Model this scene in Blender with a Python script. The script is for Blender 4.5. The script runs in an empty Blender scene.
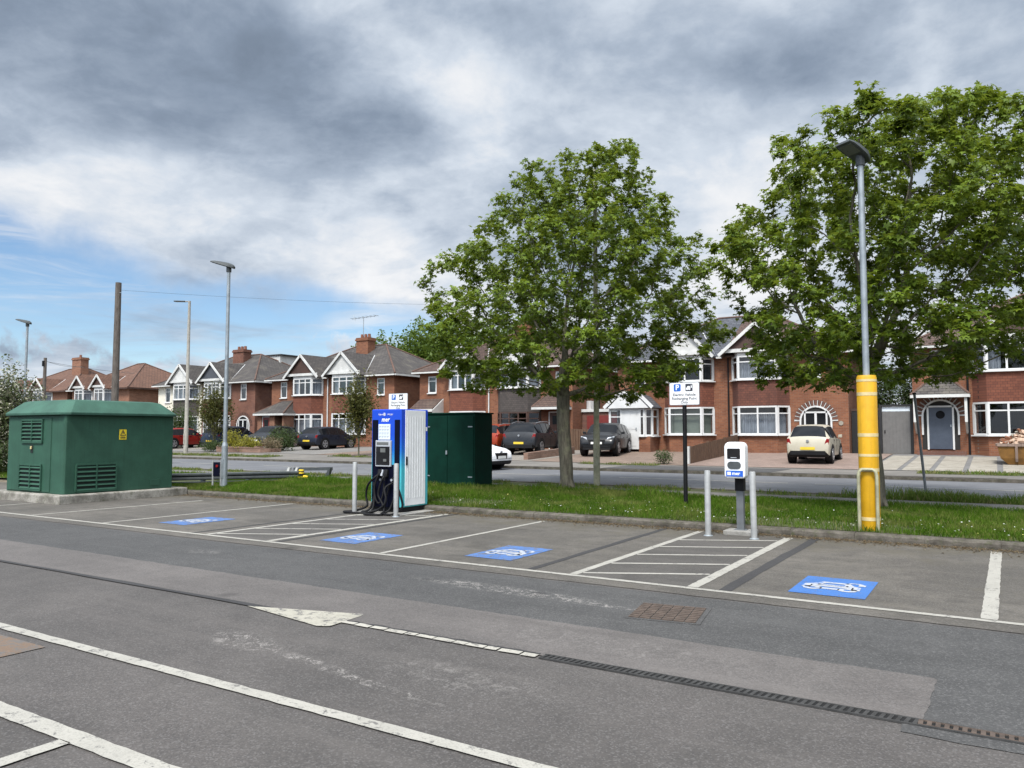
import bpy, math, random
import numpy as np
from mathutils import Vector, Matrix, kdtree

random.seed(7)
RNG = np.random.default_rng(11)
SC = bpy.context.scene
COL = SC.collection
R = math.radians

# ------------------------------------------------------------------ node helpers
class T:
    """short-hand for building a node tree"""
    def __init__(s, tree):
        s.t = tree
    def n(s, kind, props=None, **ins):
        nd = s.t.nodes.new(kind)
        for k, v in (props or {}).items():
            setattr(nd, k, v)
        for k, v in ins.items():
            s.put(nd, k, v)
        return nd
    def put(s, nd, key, v):
        key = key.replace('_', ' ') if isinstance(key, str) and key.replace('_', ' ') in nd.inputs else key
        sock = nd.inputs[key]
        if isinstance(v, bpy.types.NodeSocket):
            s.t.links.new(v, sock)
        else:
            if sock.type == 'RGBA' and len(v) == 3:
                v = (*v, 1)
            sock.default_value = v
    def m(s, op, a, b=None, c=None, clamp=False):
        nd = s.t.nodes.new('ShaderNodeMath'); nd.operation = op; nd.use_clamp = clamp
        for i, v in enumerate((a, b, c)):
            if v is not None:
                s.put(nd, i, v)
        return nd.outputs[0]
    def add(s, a, b): return s.m('ADD', a, b)
    def sub(s, a, b): return s.m('SUBTRACT', a, b)
    def mul(s, a, b): return s.m('MULTIPLY', a, b)
    def vm(s, op, a, b=None):
        nd = s.t.nodes.new('ShaderNodeVectorMath'); nd.operation = op
        s.put(nd, 0, a)
        if b is not None: s.put(nd, 1, b)
        return nd.outputs[0]
    def smooth(s, x, a, b, lo=0.0, hi=1.0):
        nd = s.t.nodes.new('ShaderNodeMapRange'); nd.interpolation_type = 'SMOOTHSTEP'
        s.put(nd, 0, x); s.put(nd, 1, a); s.put(nd, 2, b); s.put(nd, 3, lo); s.put(nd, 4, hi)
        return nd.outputs[0]
    def noise(s, vec, scale, detail=4, rough=.55, dist=0.0):
        nd = s.n('ShaderNodeTexNoise', Scale=scale, Detail=detail, Roughness=rough, Distortion=dist)
        s.put(nd, 'Vector', vec)
        return nd.outputs[0]
    def mix(s, f, a, b, mode='MIX'):
        nd = s.t.nodes.new('ShaderNodeMix'); nd.data_type = 'RGBA'; nd.blend_type = mode
        nd.clamp_factor = True
        s.put(nd, 0, f)
        for i, v in ((6, a), (7, b)):
            s.put(nd, i, v)
        return nd.outputs[2]
    def pos(s):
        return s.n('ShaderNodeNewGeometry').outputs['Position']
    def obj(s):
        return s.n('ShaderNodeTexCoord').outputs['Object']
    def xyz(s, v):
        nd = s.n('ShaderNodeSeparateXYZ'); s.put(nd, 0, v)
        return nd.outputs
    def comb(s, x, y, z):
        nd = s.n('ShaderNodeCombineXYZ')
        for i, v in enumerate((x, y, z)): s.put(nd, i, v)
        return nd.outputs[0]
    def bump(s, h, strength=.3, dist=.01):
        nd = s.n('ShaderNodeBump', Strength=strength, Distance=dist); s.put(nd, 'Height', h)
        return nd.outputs[0]

MATS = {}
def new_mat(name):
    m = bpy.data.materials.new(name); m.use_nodes = True
    m.node_tree.nodes.clear()
    t = T(m.node_tree)
    out = t.n('ShaderNodeOutputMaterial')
    MATS[name] = m
    return m, t, out

def principled(t, out, **k):
    b = t.n('ShaderNodeBsdfPrincipled')
    for kk, v in k.items():
        t.put(b, kk, v)
    t.t.links.new(b.outputs[0], out.inputs[0])
    return b

def rgbmul(c, f): return tuple(min(1, max(0, x * f)) for x in c)

def pbr(name, col, rough=.5, metal=0.0, var=.12, scale=6., fine=0., bump=0., spec=.5, coat=0., local=True, streak=0.):
    """plain painted / moulded / metal surface with soft dirt variation"""
    m, t, out = new_mat(name)
    p = t.obj() if local else t.pos()
    n1 = t.noise(p, scale, 5, .6)
    c = t.mix(t.smooth(n1, .3, .7), rgbmul(col, 1 - var), rgbmul(col, 1 + var))
    if fine:
        n2 = t.noise(p, scale * 25, 2, .7)
        c = t.mix(t.mul(t.smooth(n2, .4, .62), fine), c, rgbmul(col, .55))
    if streak:
        x, y, z = t.xyz(p)
        n3 = t.noise(t.comb(t.mul(x, 14.), t.mul(y, 14.), t.mul(z, .7)), 1.0, 3, .6)
        c = t.mix(t.mul(t.smooth(n3, .5, .75), streak), c, rgbmul(col, .6))
    k = dict(Base_Color=c, Roughness=t.add(rough, t.mul(t.sub(n1, .5), .25)), Metallic=metal)
    b = principled(t, out, **k)
    t.put(b, 'Specular IOR Level', spec)
    if coat: t.put(b, 'Coat Weight', coat); t.put(b, 'Coat Roughness', .05)
    if bump:
        t.put(b, 'Normal', t.bump(t.noise(p, scale * 20, 3, .6), bump, .004))
    return m

# ------------------------------------------------------------------ mesh helpers
WL = {}          # world origin of every root, so parts can be written in world coordinates
def finish(o, parent, loc):
    COL.objects.link(o)
    if parent is not None:
        o.parent = parent
        WL[o.name] = WL.get(parent.name, Vector((0, 0, 0)))
    else:
        o.location = loc; WL[o.name] = Vector(loc)
    return o

class MB:
    def __init__(s):
        s.v = []; s.f = []; s.mi = []
    def add(s, vs, fs, mi=0):
        b = len(s.v)
        s.v += [tuple(v) for v in vs]
        s.f += [tuple(i + b for i in f) for f in fs]
        s.mi += [mi] * len(fs)
        return s
    def box(s, x0, x1, y0, y1, z0, z1, mi=0):
        vs = [(x, y, z) for z in (z0, z1) for y in (y0, y1) for x in (x0, x1)]
        return s.add(vs, [(0, 2, 3, 1), (4, 5, 7, 6), (0, 1, 5, 4), (2, 6, 7, 3), (0, 4, 6, 2), (1, 3, 7, 5)], mi)
    def bar(s, p0, p1, w, h, up=(0, 0, 1), mi=0):
        """box from p0 to p1; w across, h along 'up'"""
        p0, p1 = Vector(p0), Vector(p1)
        d = (p1 - p0).normalized(); u = Vector(up)
        u = (u - d * u.dot(d)).normalized(); r = d.cross(u)
        vs = []
        for p in (p0, p1):
            for a, b in ((-1, -1), (1, -1), (1, 1), (-1, 1)):
                vs.append(p + r * (a * w / 2) + u * (b * h / 2))
        return s.add(vs, [(0, 1, 2, 3), (7, 6, 5, 4), (0, 4, 5, 1), (1, 5, 6, 2), (2, 6, 7, 3), (3, 7, 4, 0)], mi)
    def quad(s, a, b, c, d, mi=0):
        return s.add([a, b, c, d], [(0, 1, 2, 3)], mi)
    def poly(s, pts, mi=0):
        return s.add(pts, [tuple(range(len(pts)))], mi)
    def prism(s, pts, vec, mi=0):
        """extrude the polygon pts by vec"""
        n = len(pts); vec = Vector(vec)
        a = [Vector(p) for p in pts]; b = [p + vec for p in a]
        fs = [tuple(range(n - 1, -1, -1)), tuple(range(n, 2 * n))]
        fs += [(i, (i + 1) % n, n + (i + 1) % n, n + i) for i in range(n)]
        return s.add(a + b, fs, mi)
    def tube(s, pts, rad, n=8, mi=0, cap=True):
        pts = [Vector(p) for p in pts]
        if not hasattr(rad, '__len__'): rad = [rad] * len(pts)
        b = len(s.v); ref = Vector((0, 0, 1)); side = None
        for i, p in enumerate(pts):
            d = (pts[min(i + 1, len(pts) - 1)] - pts[max(i - 1, 0)])
            d = d.normalized() if d.length > 1e-9 else Vector((0, 0, 1))
            if side is None:
                side = d.cross(ref if abs(d.z) < .95 else Vector((1, 0, 0))).normalized()
            side = (side - d * side.dot(d)).normalized(); up = side.cross(d)
            for k in range(n):
                a = 2 * math.pi * k / n
                s.v.append(tuple(p + side * (rad[i] * math.cos(a)) + up * (rad[i] * math.sin(a))))
        for i in range(len(pts) - 1):
            for k in range(n):
                k2 = (k + 1) % n
                s.f.append((b + i * n + k, b + (i + 1) * n + k, b + (i + 1) * n + k2, b + i * n + k2)); s.mi.append(mi)
        if cap:
            s.f.append(tuple(b + k for k in range(n))); s.mi.append(mi)
            e = b + (len(pts) - 1) * n
            s.f.append(tuple(e + n - 1 - k for k in range(n))); s.mi.append(mi)
        return s
    def cyl(s, x, y, z0, z1, r0, r1=None, n=16, mi=0):
        return s.tube([(x, y, z0), (x, y, z1)], [r0, r0 if r1 is None else r1], n, mi)
    def disc(s, c, r, axis, thick, n=20, mi=0):
        c = Vector(c); a = Vector(axis).normalized()
        return s.tube([c - a * thick / 2, c + a * thick / 2], r, n, mi)
    def build(s, name, mats, parent=None, loc=None, smooth=None, bevel=0., seg=2):
        if not isinstance(mats, (list, tuple)): mats = [mats]
        o0 = WL.get(parent.name, Vector((0, 0, 0))) if parent is not None else Vector(loc or (0, 0, 0))
        me = bpy.data.meshes.new(name)
        me.from_pydata([(v[0] - o0[0], v[1] - o0[1], v[2] - o0[2]) for v in s.v], [], s.f)
        for m in mats: me.materials.append(m)
        if len(mats) > 1: me.polygons.foreach_set('material_index', s.mi)
        fix_normals(me)
        if smooth is not None:
            me.polygons.foreach_set('use_smooth', [True] * len(me.polygons))
            me.set_sharp_from_angle(angle=R(smooth))
        me.update()
        o = finish(bpy.data.objects.new(name, me), parent, o0)
        if bevel:
            b = o.modifiers.new('edge', 'BEVEL'); b.width = bevel; b.segments = seg; b.limit_method = 'ANGLE'; b.angle_limit = R(35)
        return o

import bmesh
def fix_normals(me):
    if len(me.polygons) > 60000: return
    bm = bmesh.new(); bm.from_mesh(me)
    bmesh.ops.recalc_face_normals(bm, faces=bm.faces)
    bm.to_mesh(me); bm.free()

def np_mesh(name, V, F, mats, parent=None, loc=(0, 0, 0), tint=None, smooth=False):
    """V (n,3) world coordinates, F (m,k) faces of one size"""
    o0 = np.array(WL.get(parent.name, Vector((0, 0, 0))) if parent is not None else loc, dtype=np.float64)
    me = bpy.data.meshes.new(name)
    V = np.asarray(V, dtype=np.float64) - o0
    F = np.asarray(F, dtype=np.int32); k = F.shape[1]
    me.vertices.add(len(V)); me.vertices.foreach_set('co', V.astype(np.float32).ravel())
    me.loops.add(F.size); me.loops.foreach_set('vertex_index', F.ravel())
    me.polygons.add(len(F))
    me.polygons.foreach_set('loop_start', np.arange(len(F), dtype=np.int32) * k)
    me.polygons.foreach_set('loop_total', np.full(len(F), k, dtype=np.int32))
    if smooth: me.polygons.foreach_set('use_smooth', np.ones(len(F), dtype=bool))
    if not isinstance(mats, (list, tuple)): mats = [mats]
    for m in mats: me.materials.append(m)
    if tint is not None:
        a = me.attributes.new('tint', 'FLOAT', 'FACE'); a.data.foreach_set('value', np.asarray(tint, dtype=np.float32))
    me.update(calc_edges=True); me.validate()
    return finish(bpy.data.objects.new(name, me), parent, Vector(o0))

def root(name, loc, label, cat, group=None, rz=0.):
    o = bpy.data.objects.new(name, None); COL.objects.link(o)
    o.empty_display_size = .2
    o.location = loc; o.rotation_euler = (0, 0, rz); WL[o.name] = Vector(loc)
    tag(o, label, cat, group)
    return o
def tag(o, label=None, cat=None, group=None, kind=None):
    if label: o['label'] = label
    if cat: o['category'] = cat
    if group: o['group'] = group
    if kind: o['kind'] = kind
    return o
def struct(o):
    o['kind'] = 'structure'; return o
def kids(o): return [c for c in COL.objects if c.parent == o]
def copy_thing(src, loc, rz, label, group=None, swap=None):
    """a copy of a thing with copies of its parts and sub-parts; swap = {material name: material}"""
    def dup(o, par):
        c = o.copy()
        if swap and o.type == 'MESH' and any(m and m.name in swap for m in o.data.materials):
            c.data = o.data.copy()
            for i, m in enumerate(c.data.materials):
                if m and m.name in swap: c.data.materials[i] = swap[m.name]
        COL.objects.link(c); c.parent = par
        for ch in kids(o): dup(ch, c)
        return c
    r = dup(src, None)
    r.location = loc; r.rotation_euler = (0, 0, rz)
    r['label'] = label
    if group: r['group'] = group
    return r

def text_polys(body, size, align='CENTER', bold=0.0, shear=0.0):
    cu = bpy.data.curves.new('lettering', 'FONT'); cu.body = body; cu.size = size
    cu.align_x = align; cu.align_y = 'CENTER'; cu.offset = bold; cu.shear = shear; cu.resolution_u = 2
    o = bpy.data.objects.new('lettering', cu); COL.objects.link(o)
    dg = bpy.context.evaluated_depsgraph_get(); dg.update()
    me = bpy.data.meshes.new_from_object(o.evaluated_get(dg))
    vs = [tuple(v.co) for v in me.vertices]; fs = [tuple(p.vertices) for p in me.polygons]
    bpy.data.objects.remove(o); bpy.data.curves.remove(cu); bpy.data.meshes.remove(me)
    return vs, fs
def put_text(mb, body, size, cx, y, cz, mi=0, bold=0., shear=0., align='CENTER'):
    """lettering on a plane facing -Y"""
    vs, fs = text_polys(body, size, align, bold, shear)
    mb.add([(cx + a, y, cz + b) for a, b, c in vs], fs, mi)

# ------------------------------------------------------------------ the lie of the land
def ramp(x): return min(1., max(0., (-x - 12) / 20.))
def gz(x, y):
    z29 = .29 + .13 * ramp(x)
    pts = [(-1e9, 0), (12.45, 0), (12.46, .115), (12.62, .125), (16.6, .2), (25.4, .2), (25.41, .29), (25.55, .295), (29.2, z29), (37.6, .64), (1e9, .64)]
    for (a, za), (b, zb) in zip(pts, pts[1:]):
        if y <= b:
            return za + (zb - za) * (y - a) / (b - a)
    return .64
# ------------------------------------------------------------------ materials
def asphalt(name, dark, light, speck=.5, stain=.35, scuff=None, tint2=None, dirt=0.):
    m, t, out = new_mat(name)
    p = t.pos()
    speck *= .8
    if not name.startswith(('road', 'foot', 'drive')): dark, light = [(a[0] * 1.01, a[1] * .975, a[2] * .935) for a in (dark, light)]
    big = t.noise(p, .55, 5, .6, .4); mid = t.noise(p, 3.2, 5, .65)
    c = t.mix(t.smooth(big, .32, .68), dark, light)
    if tint2: c = t.mix(t.mul(t.smooth(mid, .5, .72), .5), c, tint2)
    c = t.mix(t.mul(t.smooth(mid, .42, .66), stain), c, rgbmul(dark, .72))
    # the stones in the wearing course, light and dark
    v = t.n('ShaderNodeTexVoronoi', Scale=105.); t.put(v, 'Vector', p)
    rnd = t.xyz(v.outputs['Color'])[0]
    c = t.mix(t.mul(t.smooth(rnd, .72, .95), speck * .42), c, (.27, .26, .255))
    c = t.mix(t.mul(t.smooth(rnd, .38, .1), speck * .8), c, (.03, .03, .031))
    f = t.noise(p, 30., 3, .7)
    c = t.mix(t.mul(t.smooth(f, .5, .75), .3), c, rgbmul(light, 1.35))
    # long tyre-polished streaks along the aisle
    x, y, z = t.xyz(p)
    st = t.noise(t.comb(t.mul(x, .22), t.mul(y, 3.1), 0.), 1., 4, .6)
    c = t.mix(t.mul(t.smooth(st, .5, .74), .35), c, rgbmul(light, 1.25))
    c = t.mix(t.mul(t.smooth(st, .45, .24), .3), c, rgbmul(dark, .7))
    # drips and old spills
    vs = t.n('ShaderNodeTexVoronoi', Scale=1.15); t.put(vs, 'Vector', t.vm('ADD', p, t.comb(t.mul(mid, .35), t.mul(f, .12), 0.)))
    pick = t.m('GREATER_THAN', t.xyz(vs.outputs['Color'])[1], .62)
    c = t.mix(t.mul(t.mul(t.smooth(vs.outputs['Distance'], .17, .05), pick), .6), c, rgbmul(dark, .5))
    if dirt:
        d = t.noise(p, 1.7, 6, .7)
        near = t.smooth(y, 10.2, 12.5)
        c = t.mix(t.mul(t.smooth(t.add(d, t.mul(near, .25)), .55, .8), dirt), c, (.085, .075, .055))
        oil = t.noise(t.comb(x, y, 3.), .9, 3, .5)
        c = t.mix(t.mul(t.smooth(oil, .6, .72), .5), c, rgbmul(dark, .55))
    for (sx, sy, rx, ry, ang, amt) in scuff or []:
        ca, sa = math.cos(ang), math.sin(ang)
        dx, dy = t.sub(x, sx), t.sub(y, sy)
        a = t.m('DIVIDE', t.add(t.mul(dx, ca), t.mul(dy, sa)), rx); b = t.m('DIVIDE', t.sub(t.mul(dy, ca), t.mul(dx, sa)), ry)
        r2 = t.add(t.mul(a, a), t.mul(b, b))
        w = t.add(t.mul(t.noise(p, 7., 7, .8, 1.6), .62), t.mul(t.noise(p, 75., 3, .8), .38))
        c = t.mix(t.mul(t.mul(t.smooth(r2, 1., .1), t.smooth(w, .50, .58)), amt), c, (.30, .28, .26))
    h = t.add(t.mul(rnd, .6), f)
    principled(t, out, Base_Color=c, Roughness=.88, Normal=t.bump(h, .45, .006))
    return m

asphalt('asphalt_near', (.064, .060, .058), (.090, .084, .081), .55, .35,
        [(-4.95, 4.05, .5, .22, -.15, .8), (-4.1, 3.93, .75, .075, -.17, .85), (-3.4, 3.80, .7, .06, -.12, .7), (-3.0, 4.2, .9, .3, 0, .3)])
asphalt('asphalt_patch', (.092, .086, .084), (.120, .112, .109), .5, .35, [(-2.6, 5.4, 1.4, .3, 0, .25)])
asphalt('asphalt_aisle', (.048, .049, .050), (.066, .067, .068), .6, .35, [(-4.3, 6.72, 1.4, .20, -.05, .8), (-3.2, 6.6, .9, .07, 0, .7), (-9.1, 6.7, .5, .22, 0, .3)])
asphalt('asphalt_bays', (.073, .068, .060), (.118, .110, .097), .6, .6, None, (.115, .102, .09), .7)
asphalt('asphalt_hatch', (.060, .057, .053), (.085, .080, .075), .45, .3, None, None, .3)
asphalt('road_asphalt', (.105, .108, .116), (.14, .144, .153), .2, .2)
asphalt('footpath_asphalt', (.12, .112, .105), (.17, .16, .15), .25, .3, None, (.11, .105, .08))
asphalt('footway_asphalt', (.13, .12, .108), (.19, .175, .155), .2, .4, None, (.16, .14, .11))
asphalt('tar_seam', (.028, .028, .030), (.04, .04, .042), .2, .1)
asphalt('drive_grey', (.15, .142, .132), (.21, .20, .185), .2, .3)

def paint_mat(name, col, wear=.5, under=(.11, .105, .10), thr=.55, grime=.35):
    m, t, out = new_mat(name)
    p = t.pos()
    a = t.noise(p, 9., 8, .75, .6); b = t.noise(p, 60., 3, .7); g = t.noise(p, 2.2, 5, .65)
    c = t.mix(t.mul(t.smooth(g, .4, .7), grime), col, rgbmul(col, .62))
    v = t.n('ShaderNodeTexVoronoi', Scale=110.); t.put(v, 'Vector', p)
    c = t.mix(t.mul(t.smooth(t.xyz(v.outputs['Color'])[0], .55, .9), .3), c, rgbmul(col, .5))
    k = t.add(t.mul(a, .75), t.mul(b, .25))
    c = t.mix(t.mul(t.smooth(k, thr, thr + .08), wear), c, under)
    principled(t, out, Base_Color=c, Roughness=.75, Normal=t.bump(b, .25, .003))
    return m
paint_mat('white_paint', (.36, .345, .305), .92, thr=.535)
paint_mat('old_white_paint', (.40, .38, .33), .95, thr=.53, grime=.5)
paint_mat('arrow_paint', (.37, .35, .29), .95, thr=.50, grime=.45)
paint_mat('blue_paint', (.045, .145, .40), .9, thr=.55, grime=.35)
paint_mat('faded_blue_paint', (.07, .16, .39), .97, thr=.50, grime=.5)
paint_mat('symbol_paint', (.40, .42, .45), .97, (.08, .17, .40), thr=.515, grime=.2)
paint_mat('rust_stain', (.17, .115, .078), .9, thr=.47)

def concrete(name, a, b, scale=3., moss=0.):
    m, t, out = new_mat(name)
    p = t.pos()
    n1 = t.noise(p, scale, 7, .7); n2 = t.noise(p, scale * 14, 4, .7)
    c = t.mix(t.smooth(n1, .34, .66), a, b)
    c = t.mix(t.mul(t.smooth(n2, .5, .7), .5), c, rgbmul(a, .5))
    if moss:
        c = t.mix(t.mul(t.smooth(t.noise(p, scale * 2.3, 6, .7), .5, .68), moss), c, (.055, .06, .025))
    principled(t, out, Base_Color=c, Roughness=.9, Normal=t.bump(t.add(n2, n1), .6, .01))
    return m
concrete('kerb_concrete', (.050, .043, .033), (.13, .115, .095), 4.5, .9)
concrete('plinth_concrete', (.13, .12, .10), (.36, .34, .30), 2.5, .6)
concrete('pad_concrete', (.22, .21, .19), (.33, .32, .30), 4.)
concrete('column_concrete', (.25, .25, .17), (.36, .35, .26), 5., .25)
concrete('tan_column', (.27, .255, .22), (.36, .34, .30), 5.)
concrete('turf', (.045, .055, .018), (.085, .095, .03), 2.5, .4)
concrete('soil', (.10, .08, .055), (.17, .14, .10), 2.5, .4)
concrete('cream_slab', (.22, .198, .16), (.33, .30, .25), 2.)
concrete('dark_joint', (.12, .115, .11), (.17, .165, .16), 3.)
concrete('render_cream', (.62, .58, .48), (.70, .66, .56), .8)

def wall_uv(t):
    """running length along the wall in x, height in y"""
    p = t.pos(); x, y, z = t.xyz(p)
    nx, ny, nz = t.xyz(t.n('ShaderNodeNewGeometry').outputs['True Normal'])
    ax, ay = t.m('ABSOLUTE', nx), t.m('ABSOLUTE', ny)
    u = t.add(t.mul(x, ay), t.mul(y, ax))
    return u, z, p

def brick(name, c1, c2, mortar, scale=1., var=.5, row=.075, width=.225):
    m, t, out = new_mat(name)
    u, z, p = wall_uv(t)
    b = t.n('ShaderNodeTexBrick', dict(offset=.5), Scale=scale, Color1=c1, Color2=c2, Mortar=mortar)
    t.put(b, 'Mortar Size', .006); t.put(b, 'Brick Width', width); t.put(b, 'Row Height', row); t.put(b, 'Mortar Smooth', .3)
    t.put(b, 'Vector', t.comb(u, z, 0.))
    g = t.noise(p, .7, 6, .65); f = t.noise(p, 7., 4, .7)
    c = t.mix(t.mul(t.smooth(g, .42, .7), var), b.outputs[0], rgbmul(c1, .62))
    c = t.mix(t.mul(t.smooth(f, .55, .75), .35), c, rgbmul(c2, 1.35))
    # rain streaks below sills and gutters
    s = t.noise(t.comb(t.mul(u, 3.), t.mul(z, .25), 0.), 1., 4, .6)
    c = t.mix(t.mul(t.smooth(s, .55, .8), .3), c, rgbmul(c1, .5))
    principled(t, out, Base_Color=c, Roughness=.9, Normal=t.bump(t.m('MULTIPLY', b.outputs['Fac'], -1.), .4, .01))
    return m
brick('red_brick', (.165, .058, .028), (.24, .092, .043), (.19, .14, .105))
brick('brown_brick', (.12, .043, .026), (.175, .065, .037), (.22, .17, .14), var=.6)
brick('old_brick', (.20, .085, .048), (.265, .118, .068), (.25, .20, .155), var=.5)
brick('dark_brick', (.115, .050, .036), (.17, .072, .048), (.14, .115, .10), var=.6)
brick('red_hung_tile', (.13, .042, .025), (.19, .064, .036), (.045, .020, .015), row=.11, width=.17)
brick('brown_hung_tile', (.105, .040, .028), (.15, .055, .036), (.04, .02, .015), row=.11, width=.17)
brick('grey_hung_tile', (.055, .047, .043), (.08, .067, .06), (.02, .02, .02), row=.11, width=.17)
brick('block_paving', (.155, .112, .088), (.215, .155, .125), (.10, .08, .07), row=.11, width=.21)
brick('garden_wall', (.17, .10, .07), (.24, .14, .10), (.22, .18, .15), var=.7)

def paving(name, c1, c2, joint):
    m, t, out = new_mat(name)
    p = t.pos()
    b = t.n('ShaderNodeTexBrick', dict(offset=.5), Scale=1., Color1=c1, Color2=c2, Mortar=joint)
    t.put(b, 'Mortar Size', .006); t.put(b, 'Brick Width', .2); t.put(b, 'Row Height', .1); t.put(b, 'Vector', p)
    g = t.noise(p, .8, 6, .65)
    c = t.mix(t.mul(t.smooth(g, .4, .7), .5), b.outputs[0], rgbmul(c1, .7))
    c = t.mix(t.mul(t.smooth(t.noise(p, 5., 5, .7), .5, .7), .35), c, rgbmul(c2, 1.3))
    principled(t, out, Base_Color=c, Roughness=.92)
    return m
paving('pink_paving', (.20, .145, .118), (.27, .195, .16), (.12, .09, .075))
paving('brown_paving', (.165, .118, .09), (.225, .165, .125), (.10, .075, .06))
paving('grey_paving', (.19, .17, .145), (.25, .225, .195), (.12, .105, .09))

def tiles(name, c1, c2, lichen=.4, lc=(.30, .27, .20)):
    m, t, out = new_mat(name)
    p = t.pos(); x, y, z = t.xyz(p)
    nx, ny, nz = t.xyz(t.n('ShaderNodeNewGeometry').outputs['True Normal'])
    ax, ay = t.m('ABSOLUTE', nx), t.m('ABSOLUTE', ny)
    big = t.m('GREATER_THAN', ay, ax)
    u = t.add(t.mul(x, big), t.mul(y, t.sub(1., big)))
    b = t.n('ShaderNodeTexBrick', dict(offset=.5), Scale=1., Color1=c1, Color2=c2, Mortar=rgbmul(c1, .35))
    t.put(b, 'Mortar Size', .012); t.put(b, 'Brick Width', .27); t.put(b, 'Row Height', .11); t.put(b, 'Vector', t.comb(u, z, 0.))
    g = t.noise(p, 1.1, 7, .72)
    c = t.mix(t.mul(t.smooth(g, .5, .7), lichen), b.outputs[0], lc)
    c = t.mix(t.mul(t.smooth(t.noise(p, .5, 4, .6), .45, .7), .4), c, rgbmul(c1, .6))
    principled(t, out, Base_Color=c, Roughness=.85, Normal=t.bump(t.m('MULTIPLY', b.outputs['Fac'], -1.), .7, .03))
    return m
tiles('grey_tiles', (.055, .049, .046), (.085, .075, .069), .4, (.19, .17, .13))
tiles('slate_tiles', (.062, .067, .08), (.09, .096, .112), .15)
tiles('brown_tiles', (.075, .046, .037), (.105, .065, .05), .35, (.17, .14, .11))
tiles('orange_tiles', (.115, .058, .038), (.165, .082, .052), .4, (.17, .10, .07))
pbr('ridge_clay', (.105, .06, .045), .85, var=.25, scale=4, local=False)

def grass_mat(name, a, b, c3):
    m, t, out = new_mat(name)
    at = t.n('ShaderNodeAttribute', dict(attribute_name='tint'))
    p = t.pos()
    k = at.outputs['Fac']
    c = t.mix(k, a, b)
    c = t.mix(t.smooth(k, .86, .93), c, c3)
    c = t.mix(t.mul(t.smooth(t.noise(p, .9, 5, .65), .48, .66), .55), c, c3)
    d = t.n('ShaderNodeBsdfDiffuse', Color=c); tr = t.n('ShaderNodeBsdfTranslucent', Color=c)
    mx = t.n('ShaderNodeMixShader'); t.put(mx, 0, .35); t.put(mx, 1, d.outputs[0]); t.put(mx, 2, tr.outputs[0])
    t.t.links.new(mx.outputs[0], out.inputs[0])
    return m
grass_mat('grass_blade', (.042, .095, .009), (.11, .19, .022), (.21, .21, .07))
grass_mat('weed_blade', (.075, .13, .022), (.15, .21, .045), (.22, .21, .09))

def leaf_mat(name, dark, light, fresh, trans=.35):
    m, t, out = new_mat(name)
    at = t.n('ShaderNodeAttribute', dict(attribute_name='tint'))
    k = at.outputs['Fac']
    c = t.mix(t.smooth(k, 0., .7), dark, light)
    c = t.mix(t.smooth(k, .78, 1.), c, fresh)
    b = t.n('ShaderNodeBsdfPrincipled', Base_Color=c, Roughness=.5)
    t.put(b, 'Specular IOR Level', .35)
    tr = t.n('ShaderNodeBsdfTranslucent', Color=t.mix(.5, c, fresh))
    mx = t.n('ShaderNodeMixShader'); t.put(mx, 0, trans); t.put(mx, 1, b.outputs[0]); t.put(mx, 2, tr.outputs[0])
    t.t.links.new(mx.outputs[0], out.inputs[0])
    return m
leaf_mat('maple_leaf', (.034, .068, .007), (.135, .20, .015), (.31, .36, .04), .36)
leaf_mat('far_leaf', (.045, .085, .010), (.11, .17, .022), (.19, .25, .045))
leaf_mat('sapling_leaf', (.05, .058, .014), (.10, .105, .024), (.17, .155, .04))
leaf_mat('gold_leaf', (.16, .16, .02), (.30, .28, .035), (.42, .38, .06))
leaf_mat('bronze_leaf', (.13, .10, .055), (.22, .17, .10), (.30, .25, .16))
leaf_mat('hedge_leaf', (.030, .055, .016), (.065, .10, .03), (.10, .13, .04))
leaf_mat('blossom_leaf', (.05, .075, .022), (.12, .14, .05), (.46, .44, .34), .2)
leaf_mat('daisy_petal', (.7, .7, .66), (.75, .75, .7), (.72, .66, .2), .2)
leaf_mat('litter_leaf', (.08, .055, .03), (.15, .105, .055), (.24, .19, .11), .1)

def bark(name, a, b, lichen):
    m, t, out = new_mat(name)
    p = t.pos(); x, y, z = t.xyz(p)
    n1 = t.noise(t.comb(t.mul(x, 16.), t.mul(y, 16.), t.mul(z, 3.)), 1., 6, .7)
    n2 = t.noise(p, 5., 6, .7)
    c = t.mix(t.smooth(n1, .35, .65), a, b)
    c = t.mix(t.mul(t.smooth(n2, .5, .66), .55), c, lichen)
    principled(t, out, Base_Color=c, Roughness=.95, Normal=t.bump(n1, .8, .02))
    return m
bark('maple_bark', (.070, .062, .046), (.15, .135, .10), (.19, .19, .115))
bark('pole_wood', (.075, .063, .054), (.135, .115, .10), (.13, .12, .105))
bark('fence_wood', (.085, .048, .03), (.14, .082, .05), (.11, .075, .05))

pbr('white_upvc', (.60, .60, .59), .4, var=.06, scale=2., local=False)
pbr('white_board', (.54, .54, .52), .6, var=.12, scale=2., local=False)
pbr('grey_board', (.06, .066, .078), .6, var=.15, scale=2., local=False)
pbr('brown_board', (.055, .028, .02), .6, var=.2, scale=2., local=False)
pbr('black_plastic', (.010, .010, .011), .6, var=.3, spec=.2)
pbr('door_blue_grey', (.05, .064, .09), .45, var=.08, local=False)
pbr('door_red', (.16, .022, .018), .5, var=.1, local=False)
pbr('door_brown', (.075, .03, .018), .5, var=.2, local=False)
pbr('lead_flashing', (.46, .46, .46), .6, var=.2, local=False)
pbr('clay_pot', (.18, .07, .04), .8, var=.2, local=False)
pbr('curtain_cloth', (.36, .38, .43), .9, var=.1, scale=3, local=False)
pbr('blind_cloth', (.22, .25, .20), .9, var=.1, scale=3, local=False)
pbr('room_dark', (.022, .021, .020), .9, var=.3, scale=1, local=False)

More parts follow.
